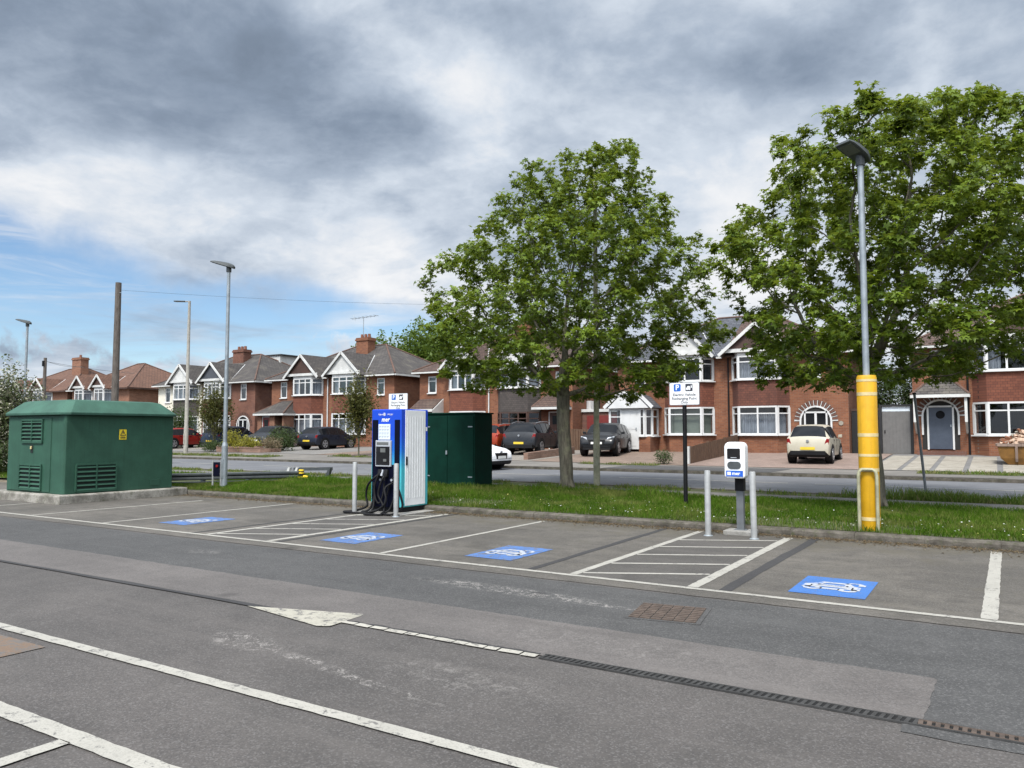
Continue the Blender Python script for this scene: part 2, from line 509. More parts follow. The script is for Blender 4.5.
m, t, out = new_mat('window_glass')
lw = t.n('ShaderNodeLayerWeight'); t.put(lw, 'Blend', .25)
tr = t.n('ShaderNodeBsdfTransparent', Color=(.75, .78, .79))
gl = t.n('ShaderNodeBsdfGlossy', Color=(.95, .97, 1.)); t.put(gl, 'Roughness', .03)
t.put(gl, 'Normal', t.bump(t.noise(t.pos(), 1.6, 2, .5), .06, .05))
mx = t.n('ShaderNodeMixShader')
t.put(mx, 0, t.m('MINIMUM', t.add(.06, t.mul(lw.outputs['Facing'], .55)), .75)); t.put(mx, 1, tr.outputs[0]); t.put(mx, 2, gl.outputs[0])
t.t.links.new(mx.outputs[0], out.inputs[0])

pbr('car_glass', (.008, .009, .011), .08, var=.1, spec=.22)
pbr('tyre_rubber', (.014, .014, .014), .9, var=.2, spec=.2)
pbr('wheel_alloy', (.42, .43, .45), .35, .7, var=.1)
pbr('car_trim', (.010, .010, .011), .6, var=.2, spec=.2)
pbr('plate_yellow', (.70, .50, .04), .5, var=.05)
pbr('plate_white', (.75, .75, .72), .5, var=.05)
pbr('tail_red', (.20, .010, .010), .25, var=.05, spec=.3)
pbr('lamp_clear', (.55, .58, .62), .12, var=.05, spec=.8)
for nm, c in dict(cream=(.42, .39, .31), black=(.012, .013, .015), navy=(.016, .020, .032), blue=(.020, .030, .055), red=(.20, .016, .012), orange_red=(.26, .035, .012), white=(.78, .79, .80), charcoal=(.022, .024, .028)).items():
    pbr(nm + '_car_paint', c, .3, var=.05, coat=.12, scale=2, spec=.25)

pbr('substation_green', (.030, .088, .058), .6, var=.14, scale=2.2, fine=.2, streak=.4, spec=.3)
pbr('substation_roof_green', (.042, .108, .078), .65, var=.2, scale=2., fine=.25, spec=.3)
pbr('louvre_dark', (.006, .014, .011), .8, var=.2)
pbr('cabinet_green', (.0022, .023, .0155), .7, var=.2, scale=3., fine=.1, spec=.1, streak=.2)
pbr('sign_yellow', (.80, .60, .03), .5, var=.05)
pbr('galvanised', (.30, .335, .36), .5, .45, var=.16, scale=5., fine=.15)
pbr('bollard_steel', (.36, .365, .36), .5, .25, var=.12, scale=9., fine=.1)
pbr('grey_paint_steel', (.13, .14, .15), .5, .1, var=.15, scale=4.)
pbr('lamp_head_grey', (.060, .068, .070), .5, .1, var=.15)
pbr('lamp_lens', (.12, .125, .12), .3, var=.1)
pbr('black_steel', (.007, .007, .008), .5, var=.2, spec=.25)
pbr('sign_white', (.78, .79, .80), .45, var=.04)
pbr('sign_grey', (.22, .23, .25), .5, var=.05)
pbr('sign_blue', (.012, .11, .45), .45, var=.05)
pbr('text_dark', (.022, .024, .04), .6, var=.0)
pbr('sleeve_yellow', (.66, .36, .010), .5, var=.10, scale=4., fine=.22, streak=.5)
pbr('sleeve_band', (.58, .47, .24), .35, var=.12, scale=9.)
pbr('hoop_steel', (.36, .35, .23), .55, .3, var=.25, scale=7., fine=.2)
pbr('charger_white', (.80, .81, .82), .4, var=.05)
pbr('charger_rib', (.76, .77, .77), .45, var=.05)
pbr('charger_navy', (.002, .003, .013), .6, var=.15, spec=.1)
pbr('screen_panel', (.62, .68, .74), .2, var=.04)
pbr('panel_grey', (.40, .42, .45), .45, var=.08)
pbr('cable_black', (.008, .008, .009), .6, var=.25, spec=.2)
pbr('box_white', (.80, .81, .82), .35, var=.03)
pbr('label_blue', (.012, .10, .50), .4, var=.1)
pbr('rust_iron', (.082, .060, .047), .85, var=.3, scale=14, local=False)
pbr('cast_iron', (.045, .044, .043), .6, .2, var=.3, scale=10, local=False)
pbr('slot_black', (.004, .004, .004), .9, var=.0)
pbr('skip_yellow', (.17, .080, .013), .6, var=.35, scale=3., fine=.3, streak=.5)
pbr('rubble_mix', (.42, .30, .22), .9, var=.5, scale=3.)
pbr('gate_grey', (.13, .125, .12), .6, var=.08, local=False)
pbr('gate_black', (.010, .010, .011), .6, var=.2)
pbr('warning_yellow', (.75, .52, .02), .6, var=.1)

# the charger's printed wrap: royal blue at the head running to turquoise at the foot
m, t, out = new_mat('charger_wrap')
x, y, z = t.xyz(t.obj())
cr = t.n('ShaderNodeValToRGB'); t.put(cr, 0, t.m('DIVIDE', z, 2.05))
el = cr.color_ramp.elements
el[0].position = .0; el[0].color = (.08, .42, .45, 1); el[1].position = 1.; el[1].color = (.010, .06, .50, 1)
for pp, cc in ((.42, (.06, .42, .50, 1)), (.60, (.012, .14, .52, 1)), (.75, (.010, .065, .50, 1))):
    e = el.new(pp); e.color = cc
b = principled(t, out, Base_Color=cr.outputs[0], Roughness=.4); t.put(b, 'Specular IOR Level', .3)
# ------------------------------------------------------------------ ground, car park, road
def sheet(name, mat, x0, x1, y0, y1, dz, nx=1, ys=None, kind='structure'):
    """a sheet lying dz above the terrain"""
    ys = ys or [y0, y1]
    xs = [x0 + (x1 - x0) * i / nx for i in range(nx + 1)]
    V = [(x, y, gz(x, y) + dz) for y in ys for x in xs]
    w = nx + 1
    F = [(j * w + i, j * w + i + 1, (j + 1) * w + i + 1, (j + 1) * w + i) for j in range(len(ys) - 1) for i in range(nx)]
    mb = MB(); mb.add(V, F)
    o = mb.build(name, MATS[mat]); o['kind'] = kind
    return o
def flat(mb, x0, x1, y0, y1, z, mi=0):
    return mb.quad((x0, y0, z), (x1, y0, z), (x1, y1, z), (x0, y1, z), mi)

# one ground sheet out to the horizon
mb = MB()
xs = [-600, -300, -150, -90, -70, -50, -32, -27, -22, -17, -12, 0, 20, 60, 200, 600]
ys = [-300, -60, 12.4, 12.7, 16.6, 25.3, 25.6, 29.2, 33.4, 37.6, 60, 120, 700]
V = [(x, y, gz(x, y) - .06) for y in ys for x in xs]; w = len(xs)
mb.add(V, [(j * w + i, j * w + i + 1, (j + 1) * w + i + 1, (j + 1) * w + i) for j in range(len(ys) - 1) for i in range(w - 1)])
struct(mb.build('ground', MATS['soil']))

mb = MB(); flat(mb, -70, 25, -20, 12.46, 0.); struct(mb.build('car_park', MATS['asphalt_near']))
def ribbon(mb, pts, w, z, mi=0, jitter=0.):
    pts = [Vector((p[0], p[1], 0)) for p in pts]
    L = []
    for i, p in enumerate(pts):
        d = (pts[min(i + 1, len(pts) - 1)] - pts[max(i - 1, 0)]).normalized(); nrm = Vector((-d.y, d.x, 0))
        ww = w / 2 * (1 + random.uniform(-jitter, jitter))
        L.append((p + nrm * ww, p - nrm * ww))
    for (a, b), (c, d) in zip(L, L[1:]):
        mb.quad((b.x, b.y, z), (d.x, d.y, z), (c.x, c.y, z), (a.x, a.y, z), mi)
def wob(x0, y0, x1, y1, n, a):
    return [(x0 + (x1 - x0) * i / n + random.uniform(-a, a), y0 + (y1 - y0) * i / n + random.uniform(-a, a)) for i in range(n + 1)]
def asphalt_patch(name, mat, pts, z):
    mb = MB(); mb.poly([(x, y, z) for x, y in pts]); struct(mb.build(name, MATS[mat]))
asphalt_patch('asphalt_patch', 'asphalt_patch', [(-70, 4.90)] + wob(-14, 4.90, -.42, 4.90, 4, 0) + wob(-.40, 4.93, -.38, 5.78, 14, .008) + wob(-.40, 5.81, -14, 5.85, 90, .010) + [(-70, 5.83)], .0065)
asphalt_patch('asphalt_aisle', 'asphalt_aisle', [(-70, 5.7), (-.5, 5.7), (-.5, 4.9)] + wob(-.5, 4.70, 1.5, 4.66, 14, .01) + [(25, 4.66), (25, 7.40), (-70, 7.40)], .004)
asphalt_patch('bay_surface', 'asphalt_bays', [(-70, 7.46)] + wob(-20, 7.47, 3, 7.45, 140, .010) + [(25, 7.46), (25, 12.46), (-70, 12.46)], .0055)
asphalt_patch('hatch_surface', 'asphalt_hatch', [(-4.05, 7.8), (-2.75, 7.8), (-2.75, 12.2), (-4.05, 12.2)], .0072)
asphalt_patch('hatch_surface', 'asphalt_hatch', [(-10.45, 7.8), (-9.15, 7.8), (-9.15, 12.2), (-10.45, 12.2)], .0072)

# tar joints
mb = MB()
ribbon(mb, wob(-2.38, 7.84, -2.35, 12.44, 12, .008), .13, .0088, jitter=.08)
ribbon(mb, wob(-4.66, 7.84, -4.70, 12.44, 12, .008), .10, .0088, jitter=.12)
ribbon(mb, wob(-8.92, 7.84, -8.95, 12.44, 12, .008), .09, .0088, jitter=.12)
ribbon(mb, wob(-10.85, 7.84, -10.85, 12.44, 12, .008), .09, .0088, jitter=.12)
ribbon(mb, wob(-60, 4.89, -5.8, 4.89, 80, .006), .07, .010, jitter=.3)
ribbon(mb, wob(-5.8, 4.90, -2.83, 4.92, 30, .010), .045, .0085, jitter=.5)
ribbon(mb, wob(-4.7, 4.905, -2.83, 4.915, 40, .012), .016, .0115, jitter=.8)
struct(mb.build('tar_seams', MATS['tar_seam']))

# painted lines
mb = MB()
Z = .0098
def line(x0, y0, x1, y1, w, z=Z): ribbon(mb, wob(x0, y0, x1, y1, max(2, int(math.hypot(x1 - x0, y1 - y0) / .09)), .002), w, z, jitter=.07)
line(-60, 7.78, 25, 7.78, .085)
for x in (-6.93, -13.35, -15.75, -18.4): line(x, 7.84, x, 12.2 if x > -14 else 11.6, .085)
line(-.11, 7.84, -.06, 12.25, .125)
for xl, xr in ((-4.09, -2.71), (-10.5, -9.1)):
    line(xl, 7.84, xl, 12.3, .10); line(xr, 7.84, xr, 12.2, .12)
    for y in (7.97, 8.73, 9.52, 10.33, 11.13): line(xl + .06, y, xr - .07, y + .66, .075, Z + .001)
line(.9 + 1.6, 7.84, .9 + 1.6, 12.2, .10)
line(-60, 3.275, 25, 3.275, .095)
line(-60, 2.315, 10, 2.315, .12)
line(-4.13, 2.26, -4.13, -2.4, .10)
line(-6.7, 2.26, -6.7, -2.4, .10); line(-1.55, 2.26, -1.55, -2.4, .10)
struct(mb.build('white_lines', MATS['white_paint']))
mb = MB()
x = -4.72
while x < -2.84:
    x2 = min(x + random.uniform(.10, .22), -2.82)
    ribbon(mb, [(x, 4.865 + random.uniform(-.006, .006)), (x2 - random.uniform(.006, .02), 4.865 + random.uniform(-.006, .006))], .075 * random.uniform(.8, 1.1), Z + .001)
    x = x2
struct(mb.build('worn_white_line', MATS['old_white_paint']))
mb = MB()
mb.poly([(-5.88, 4.835, Z), (-4.79, 4.645, Z), (-4.70, 4.70, Z), (-4.73, 5.10, Z), (-4.76, 5.16, Z)])
o = mb.build('painted_arrow', MATS['arrow_paint'], loc=(-5.2, 4.85, 0))
tag(o, 'worn white triangular arrowhead painted on the asphalt beside the drain', 'road marking')

# the blue bay symbols
EVL = ['bright blue square with white car symbol in the bay furthest right',
       'blue square with white car symbol in the bay just left of the hatched wallbox box',
       'blue square with white car symbol in the bay beside the rapid charger',
       'faded blue square with white car symbol in front of the green substation bays']
def car_symbol(mb, cx, cy, z, s=1.):
    """outline of a car seen from the side, with its two wheels and a flex ending in a plug"""
    def st(pts, w=.06): ribbon(mb, [(cx + a * s, cy + b * s) for a, b in pts], w * s, z)
    st([(-.24, -.14), (-.235, .02), (-.17, .06), (-.10, .19), (.11, .19), (.17, .06), (.235, .02), (.24, -.14)], .085)
    st([(-.10, -.15), (.09, -.15)], .08)
    st([(-.21, -.02), (.21, -.02)], .07); st([(-.15, .055), (.15, .055)], .045)
    for sx in (-.17, .17):
        st([(sx + .068 * math.cos(a * math.pi / 5), -.155 + .068 * math.sin(a * math.pi / 5)) for a in range(11)], .06)
    st([(.11, .19), (.16, .25), (.23, .25), (.27, .20)], .04)
    mb.quad((cx + .235 * s, cy + .12 * s, z + .001), (cx + .305 * s, cy + .12 * s, z + .001), (cx + .305 * s, cy + .2 * s, z + .001), (cx + .235 * s, cy + .2 * s, z + .001))
for i, (cx, cy) in enumerate(((-1.475, 8.63), (-5.52, 8.78), (-8.17, 8.82), (-12.22, 8.92))):
    mb = MB(); hx, hy = .355, .50 if i == 0 else .54
    mb.quad((cx - hx, cy - hy, Z), (cx + hx, cy - hy, Z), (cx + hx, cy + hy, Z), (cx - hx, cy + hy, Z))
    b = mb.build('charging_bay_symbol', MATS['blue_paint' if i == 0 else 'faded_blue_paint'], loc=(cx, cy, 0))
    tag(b, EVL[i], 'road marking', 'blue charging bay symbols')
    mb = MB(); car_symbol(mb, cx - .02, cy, Z + .003, .98)
    mb.build('car_symbol', MATS['symbol_paint'], b)

# kerb: single stones with open joints, rubbish along the foot
mb = MB(); x = -19.2
while x < 24:
    l = .914; j = random.uniform(-.006, .006); m = 12; V = []
    for q in range(m + 1):
        e = .004 if q in (0, m) else 0; a, b = random.uniform(-.008, .008), random.uniform(-.010, .006)
        xx = x + .0015 + (l - .003) * q / m
        V += [(xx, 12.455 + j, -.02), (xx, 12.452 + j + a + e, .05 + b), (xx, 12.456 + j + a + e, .088 + b - e), (xx, 12.474 + j + a, .108 + b - e), (xx, 12.55, .118 + b * .6 - e * .5), (xx, 12.64, .121), (xx, 12.64, -.02)]
    mb.add(V, [(q * 7 + k, q * 7 + k + 1, q * 7 + k + 8, q * 7 + k + 7) for q in range(m) for k in range(6)] + [tuple(range(7)), tuple(range(m * 7 + 6, m * 7 - 1, -1))])
    x += l
struct(mb.build('kerb', MATS['kerb_concrete']))
N = 9000
px = RNG.uniform(-19, 3, N); py = 12.44 - np.abs(RNG.normal(0, .16, N) * (.5 + RNG.random(N))); pz = np.full(N, .013)
sz = RNG.uniform(.008, .026, N); a = RNG.uniform(0, 6.28, N)
dx, dy = np.cos(a) * sz, np.sin(a) * sz
lift = RNG.uniform(0, .015, N)
V = np.stack([np.stack([px - dx, py - dy, pz], 1), np.stack([px + dy * .5, py - dx * .5, pz + lift], 1), np.stack([px + dx, py + dy, pz], 1), np.stack([px - dy * .5, py + dx * .5, pz + lift], 1)], 1).reshape(-1, 3)
o = np_mesh('leaf_litter', V, np.arange(N * 4).reshape(-1, 4), MATS['litter_leaf'], tint=RNG.random(N)); o['kind'] = 'stuff'

# verge, footpath, road, far pavement
sheet('grass_verge', 'turf', -70, 25, 12.62, 16.6, 0.)
sheet('footpath', 'footpath_asphalt', -90, 40, 16.6, 17.8, .006)
sheet('roadside_verge', 'turf', -90, 40, 17.8, 18.7, 0.)
sheet('road', 'road_asphalt', -160, 90, 18.7, 25.4, 0., 1)
mb = MB(); mb.box(-160, 90, 18.55, 18.72, .1, .222); mb.box(-160, 90, 25.4, 25.55, .1, .293)
struct(mb.build('road_kerb', MATS['kerb_concrete']))
mb = MB(); x = -110.
segs = [(-15.8, -11.9), (-9.9, -4.9), (-4.2, 3.)]
while x < -17: segs.append((x, x + 3.6)); x += 5.6
for a, b in segs: flat(mb, a, b, 22.0, 22.13, .207)
flat(mb, -30., -17., 19.05, 19.13, .207)
struct(mb.build('road_line', MATS['white_paint']))
sheet('pavement', 'footway_asphalt', -160, 90, 25.55, 29.2, .004, 125)
def drive(mat, x0, x1, y0=29.2, y1=37.45):
    sheet('driveway', mat, x0, x1, y0, y1, .018, max(2, int((x1 - x0) / 1.)), [y0, (y0 + y1) / 2, y1])
drive('pink_paving', -10.4, -3.9)
drive('brown_paving', -17.3, -10.45)
drive('grey_paving', -24.9, -17.35)
drive('brown_paving', -30.4, -24.95)
drive('drive_grey', -44.0, -30.45)
drive('grey_paving', -56.8, -44.05)
drive('drive_grey', -82.0, -57.)
drive('dark_joint', -3.85, 7.0)
# dropped kerb apron in front of the pink drive
sheet('pavement_patch', 'asphalt_aisle', -12.2, -6.2, 25.6, 28.4, .010, 6)
sheet('pavement_patch', 'footway_asphalt', -6.1, 0.2, 25.6, 27.2, .012, 6)
# cream slabs on the right-hand drive: three rows between dark joints
mb = MB(); rows = [(29.3, 31.6), (31.68, 34.0), (34.08, 36.3)]
x = -3.75
while x < 6.5:
    for y0, y1 in rows:
        zz = [gz(x, y0) + .028, gz(x, y1) + .028]
        mb.prism([(x, y0, zz[0]), (x + .80, y0, zz[0]), (x + .80, y1, zz[1]), (x, y1, zz[1])], (0, 0, -.02))
    x += .97
struct(mb.build('paving_slabs', MATS['cream_slab']))

# ---- grass: blades as thin curved triangles
def blades(name, mat, x0, x1, y0, y1, n, h, hv, mask=None, wid=.0045, gold=.08):
    px = RNG.uniform(x0, x1, n); py = RNG.uniform(y0, y1, n)
    cl = np.sin(px * 1.7 + 2 * np.sin(py * 1.3)) * np.cos(py * 2.1 + px * .6) + .6 * np.sin(px * 5.1 + py * 3.7)
    if mask is not None:
        k = mask(px, py, cl); px, py, cl = px[k], py[k], cl[k]
    n = len(px)
    pz = np.array([gz(a, b) for a, b in zip(px, py)])
    hh = h * (1 + .28 * cl) * RNG.uniform(1 - hv, 1 + hv, n)
    a = RNG.uniform(0, 6.28, n); lean = RNG.uniform(.1, .75, n) * hh; b = RNG.uniform(0, 6.28, n)
    dx, dy = np.cos(a) * wid, np.sin(a) * wid; lx, ly = np.cos(b) * lean, np.sin(b) * lean
    P = lambda X, Y, Zz: np.stack([X, Y, Zz], 1)
    V = np.stack([P(px - dx, py - dy, pz), P(px + dx, py + dy, pz), P(px + lx * .35 + dx * .8, py + ly * .35 + dy * .8, pz + hh * .6), P(px + lx, py + ly, pz + hh), P(px + lx * .35 - dx * .8, py + ly * .35 - dy * .8, pz + hh * .6)], 1).reshape(-1, 3)
    i = np.arange(n) * 5
    F = np.concatenate([np.stack([i, i + 1, i + 2, i + 4], 1)]); F2 = np.stack([i + 4, i + 2, i + 3, i + 3], 1)
    # keep quads only: the tip as a sliver quad
    V2 = V.copy().reshape(-1, 5, 3)
    tip = V2[:, 3:4, :] + (V2[:, 2:3, :] - V2[:, 4:5, :]) * .15
    VV = np.concatenate([V2, tip], 1).reshape(-1, 3); i = np.arange(n) * 6
    F = np.concatenate([np.stack([i, i + 1, i + 2, i + 4], 1), np.stack([i + 4, i + 2, i + 5, i + 3], 1)])
    tint = np.clip(.42 + .22 * cl + RNG.normal(0, .16, n), 0, .84); g = RNG.random(n) < gold; tint[g] = .95
    o = np_mesh(name, VV, F, MATS[mat], tint=np.concatenate([tint, tint])); o['kind'] = 'stuff'
    return o
def bare(px, py, cl):     # thin worn places
    worn = (np.hypot((px + 2.6) / 1.6, (py - 13.1) / .5) < 1) | (np.hypot((px + 9.5) / .9, (py - 13.6) / .8) < 1) & (py < 13.9)
    return ~(worn & (RNG.random(len(px)) < .75))
blades('grass', 'grass_blade', -19.2, 4, 12.57, 16.75, 190000, .060, .5, bare, .0042)
blades('grass', 'grass_blade', -46, -21.5, 12.6, 16.7, 26000, .07, .5, None, .012)
blades('grass', 'grass_blade', -20, -6.0, 15.6, 16.8, 14000, .11, .5, None, .006)
blades('verge_grass', 'weed_blade', -60, 5, 17.8, 18.6, 16000, .06, .6, lambda a, b, c: (c > -.2) | (a > -2.6), .009, .3)
blades('verge_grass', 'weed_blade', -2.9, 4.5, 17.85, 18.6, 9000, .13, .7, lambda a, b, c: (a > -1.6) | (RNG.random(len(a)) < .35), .007, .1)
for x0, x1, y0, y1 in ((-14.6, -11.3, 28.3, 29.1), (-2.2, 5., 27.4, 28.7), (-42., -31., 26.4, 27.6), (-28.6, -24.6, 28.2, 29.2), (-60, -45, 26.2, 27.5)):
    sheet('verge_strip', 'turf', x0, x1, y0, y1, .010, 6)
    blades('verge_grass', 'weed_blade', x0, x1, y0, y1, int((x1 - x0) * (y1 - y0) * 300), .07, .6, lambda a, b, c: c > -.3, .012, .35)
# daisies
n = 330
cx = RNG.choice([-1.2, -3.6, -5.6, -6.3, .4, -8.8, -11.5, .9], n) + RNG.normal(0, .8, n); cy = np.clip(12.75 + np.abs(RNG.normal(.6, .9, n)), 12.7, 16.4)
cz = np.array([gz(a, b) for a, b in zip(cx, cy)]) + RNG.uniform(.04, .075, n)
a = RNG.uniform(0, 6.28, n); s = RNG.uniform(.008, .016, n); tl = RNG.uniform(-.4, .4, n)
V = []
for k in range(6):
    an = a + k * math.pi / 3
    V.append(np.stack([cx + np.cos(an) * s, cy + np.sin(an) * s, cz + np.sin(an) * s * tl], 1))
V = np.stack(V, 1).reshape(-1, 3)
tint = np.where(RNG.random(n) < .12, 1., .3)
o = np_mesh('daisies', V, np.arange(n * 6).reshape(-1, 6), MATS['daisy_petal'], tint=tint); o['kind'] = 'stuff'

# slotted drain and gully cover
dr = root('drain_channel', (-1.4, 4.885, 0), 'long black slotted drain channel set across the asphalt', 'drain')
mb = MB(); flat(mb, -2.80, 6.0, 4.842, 4.932, .0075); mb.build('channel_bed', MATS['slot_black'], dr)
mb = MB(); mb.box(-2.80, 6.0, 4.833, 4.845, .002, .013); mb.box(-2.80, 6.0, 4.927, 4.939, .002, .013)
x = -2.8
while x < -.42:
    mb.prism([(x, 4.844, .012), (x + .022, 4.844, .012), (x + .034, 4.928, .012), (x + .012, 4.928, .012)], (0, 0, -.006)); x += .042
mb.build('grating', MATS['cast_iron'], dr)
mb = MB(); mb.box(-.42, 6.0, 4.846, 4.853, .004, .0145); mb.box(-.42, 6.0, 4.918, 4.926, .004, .0145); x = -.42
while x < 5.9:
    mb.box(x, x + .024, 4.853, 4.918, .004, .0135); x += .042
mb.build('rusty_grating', MATS['rust_iron'], dr)
mh = root('gully_cover', (-2.5, 6.6, 0), 'rusty square iron gully cover in the dark aisle below the hatched box', 'drain cover')
c, sn = math.cos(.16), math.sin(.16)
def rot(a, b): return (-2.51 + a * c - b * sn, 6.62 + a * sn + b * c)
mb = MB(); h = .30; g = .325
mb.prism([(*rot(-g, -g), .0095), (*rot(g, -g), .0095), (*rot(g, g), .0095), (*rot(-g, g), .0095)], (0, 0, -.02)); mb.build('frame', MATS['asphalt_aisle'], mh)
mb = MB()
for i in range(9):
    y = -h + .035 + i * .066
    for a, b in [(-h + .012 + q * .0965, -h + .012 + q * .0965 + .088) for q in range(6)]:
        mb.prism([(*rot(a, y - .021), .018), (*rot(b, y - .021), .018), (*rot(b, y + .021), .018), (*rot(a, y + .021), .018)], (0, 0, -.015))
mb.build('cover', MATS['rust_iron'], mh)
asphalt_patch('rust_stained_patch', 'rust_stain', [(-6.9, 2.82), (-6.05, 2.82), (-6.05, 3.14), (-6.9, 3.14)], .006)
# ------------------------------------------------------------------ houses
YW, YB, YR = 37.5, 45.5, 41.5       # front wall, back wall, ridge
ZE, ZR = 5.30, 7.75                 # eaves and ridge
def window(parent, path, z0, z1, panes, transom=.74, name='bay_window', curtain=None, fw=.075, sill=True, fmat='white_upvc'):
    """upvc window along a plan path; panes[i] = lights in run i"""
    fr, gl, CU = MB(), MB(), []
    zt = z0 + (z1 - z0) * transom
    n = len(path) - 1
    for i in range(n):
        a, b = Vector((*path[i], 0)), Vector((*path[i + 1], 0))
        d = (b - a); L = d.length; d.normalize(); inw = Vector((-d.y, d.x, 0))
        up = (0, 0, 1)
        P = lambda s, z: a + d * s + Vector((0, 0, z))
        fr.bar(P(0, z0 + fw / 2), P(L, z0 + fw / 2), .075, fw); fr.bar(P(0, z1 - fw / 2), P(L, z1 - fw / 2), .075, fw)
        k = panes[i]
        for j in range(k + 1):
            s = L * j / k; w = fw if 0 < j < k else fw * 1.5
            s = min(max(s, fw * .3), L - fw * .3)
            fr.bar(P(s, z0 + fw), P(s, z1 - fw), w, .07, up=inw)
        if transom < 1: fr.bar(P(fw * .4, zt), P(L - fw * .4, zt), .066, .055)
        gl.quad(P(.02, z0 + .03) + inw * .012, P(L - .02, z0 + .03) + inw * .012, P(L - .02, z1 - .03) + inw * .012, P(.02, z1 - .03) + inw * .012)
        if sill:
            fr.bar(P(-.04, z0 - .02) - inw * .05, P(L + .04, z0 - .02) - inw * .05, .17, .05)
        if curtain:
            m = max(6, int(L / .035)); back = inw * (.22 if n > 1 else .16)
            cov = [(0, 1)] if curtain in ('full', 'blind') else [(0, .24), (.76, 1)] if n == 1 or i == 1 else [(0, 1)]
            for c0, c1 in cov:
                pts = []; cu = MB(); CU.append(cu)
                for q in range(int(m * (c1 - c0)) + 2):
                    s = L * (c0 + (c1 - c0) * q / (int(m * (c1 - c0)) + 1))
                    wv = 0 if curtain == 'blind' else .035 * math.sin(q * 1.9) + .02 * math.sin(q * .7)
                    pts.append((P(s, 0) + back + inw * wv))
                zb = z0 + .03 if curtain != 'blind' else z0 + .0
                ztop = zt + .02 if curtain == 'full' else z1
                for p, q in zip(pts, pts[1:]):
                    cu.quad(p + Vector((0, 0, zb)), q + Vector((0, 0, zb)), q + Vector((0, 0, ztop)), p + Vector((0, 0, ztop)))
    f = fr.build(name, MATS[fmat], parent)
    gl.build('pane', MATS['window_glass'], f)
    for cu in CU: cu.build('blind' if curtain == 'blind' else 'curtain', MATS['blind_cloth' if curtain == 'blind' else 'curtain_cloth'], f)
    return f

def holed_wall(mb, x0, x1, z0, z1, y, holes, depth=.11):
    """front wall facing -Y with rectangular openings and their reveals"""
    xs = sorted({x0, x1, *[v for h in holes for v in h[:2]]}); zs = sorted({z0, z1, *[v for h in holes for v in h[2:]]})
    for a, b in zip(xs, xs[1:]):
        for c, d in zip(zs, zs[1:]):
            mx, mz = (a + b) / 2, (c + d) / 2
            if any(h[0] < mx < h[1] and h[2] < mz < h[3] for h in holes): continue
            mb.quad((a, y, c), (b, y, c), (b, y, d), (a, y, d))
    for a, b, c, d in holes:
        for p, q in (((a, c), (b, c)), ((b, c), (b, d)), ((b, d), (a, d)), ((a, d), (a, c))):
            mb.quad((p[0], y, p[1]), (q[0], y, q[1]), (q[0], y + depth, q[1]), (p[0], y + depth, p[1]))

def arch_pts(cx, cz, r, n=16, a0=0., a1=math.pi):
    return [(cx + r * math.cos(a0 + (a1 - a0) * i / n), cz + r * math.sin(a0 + (a1 - a0) * i / n)) for i in range(n + 1)]

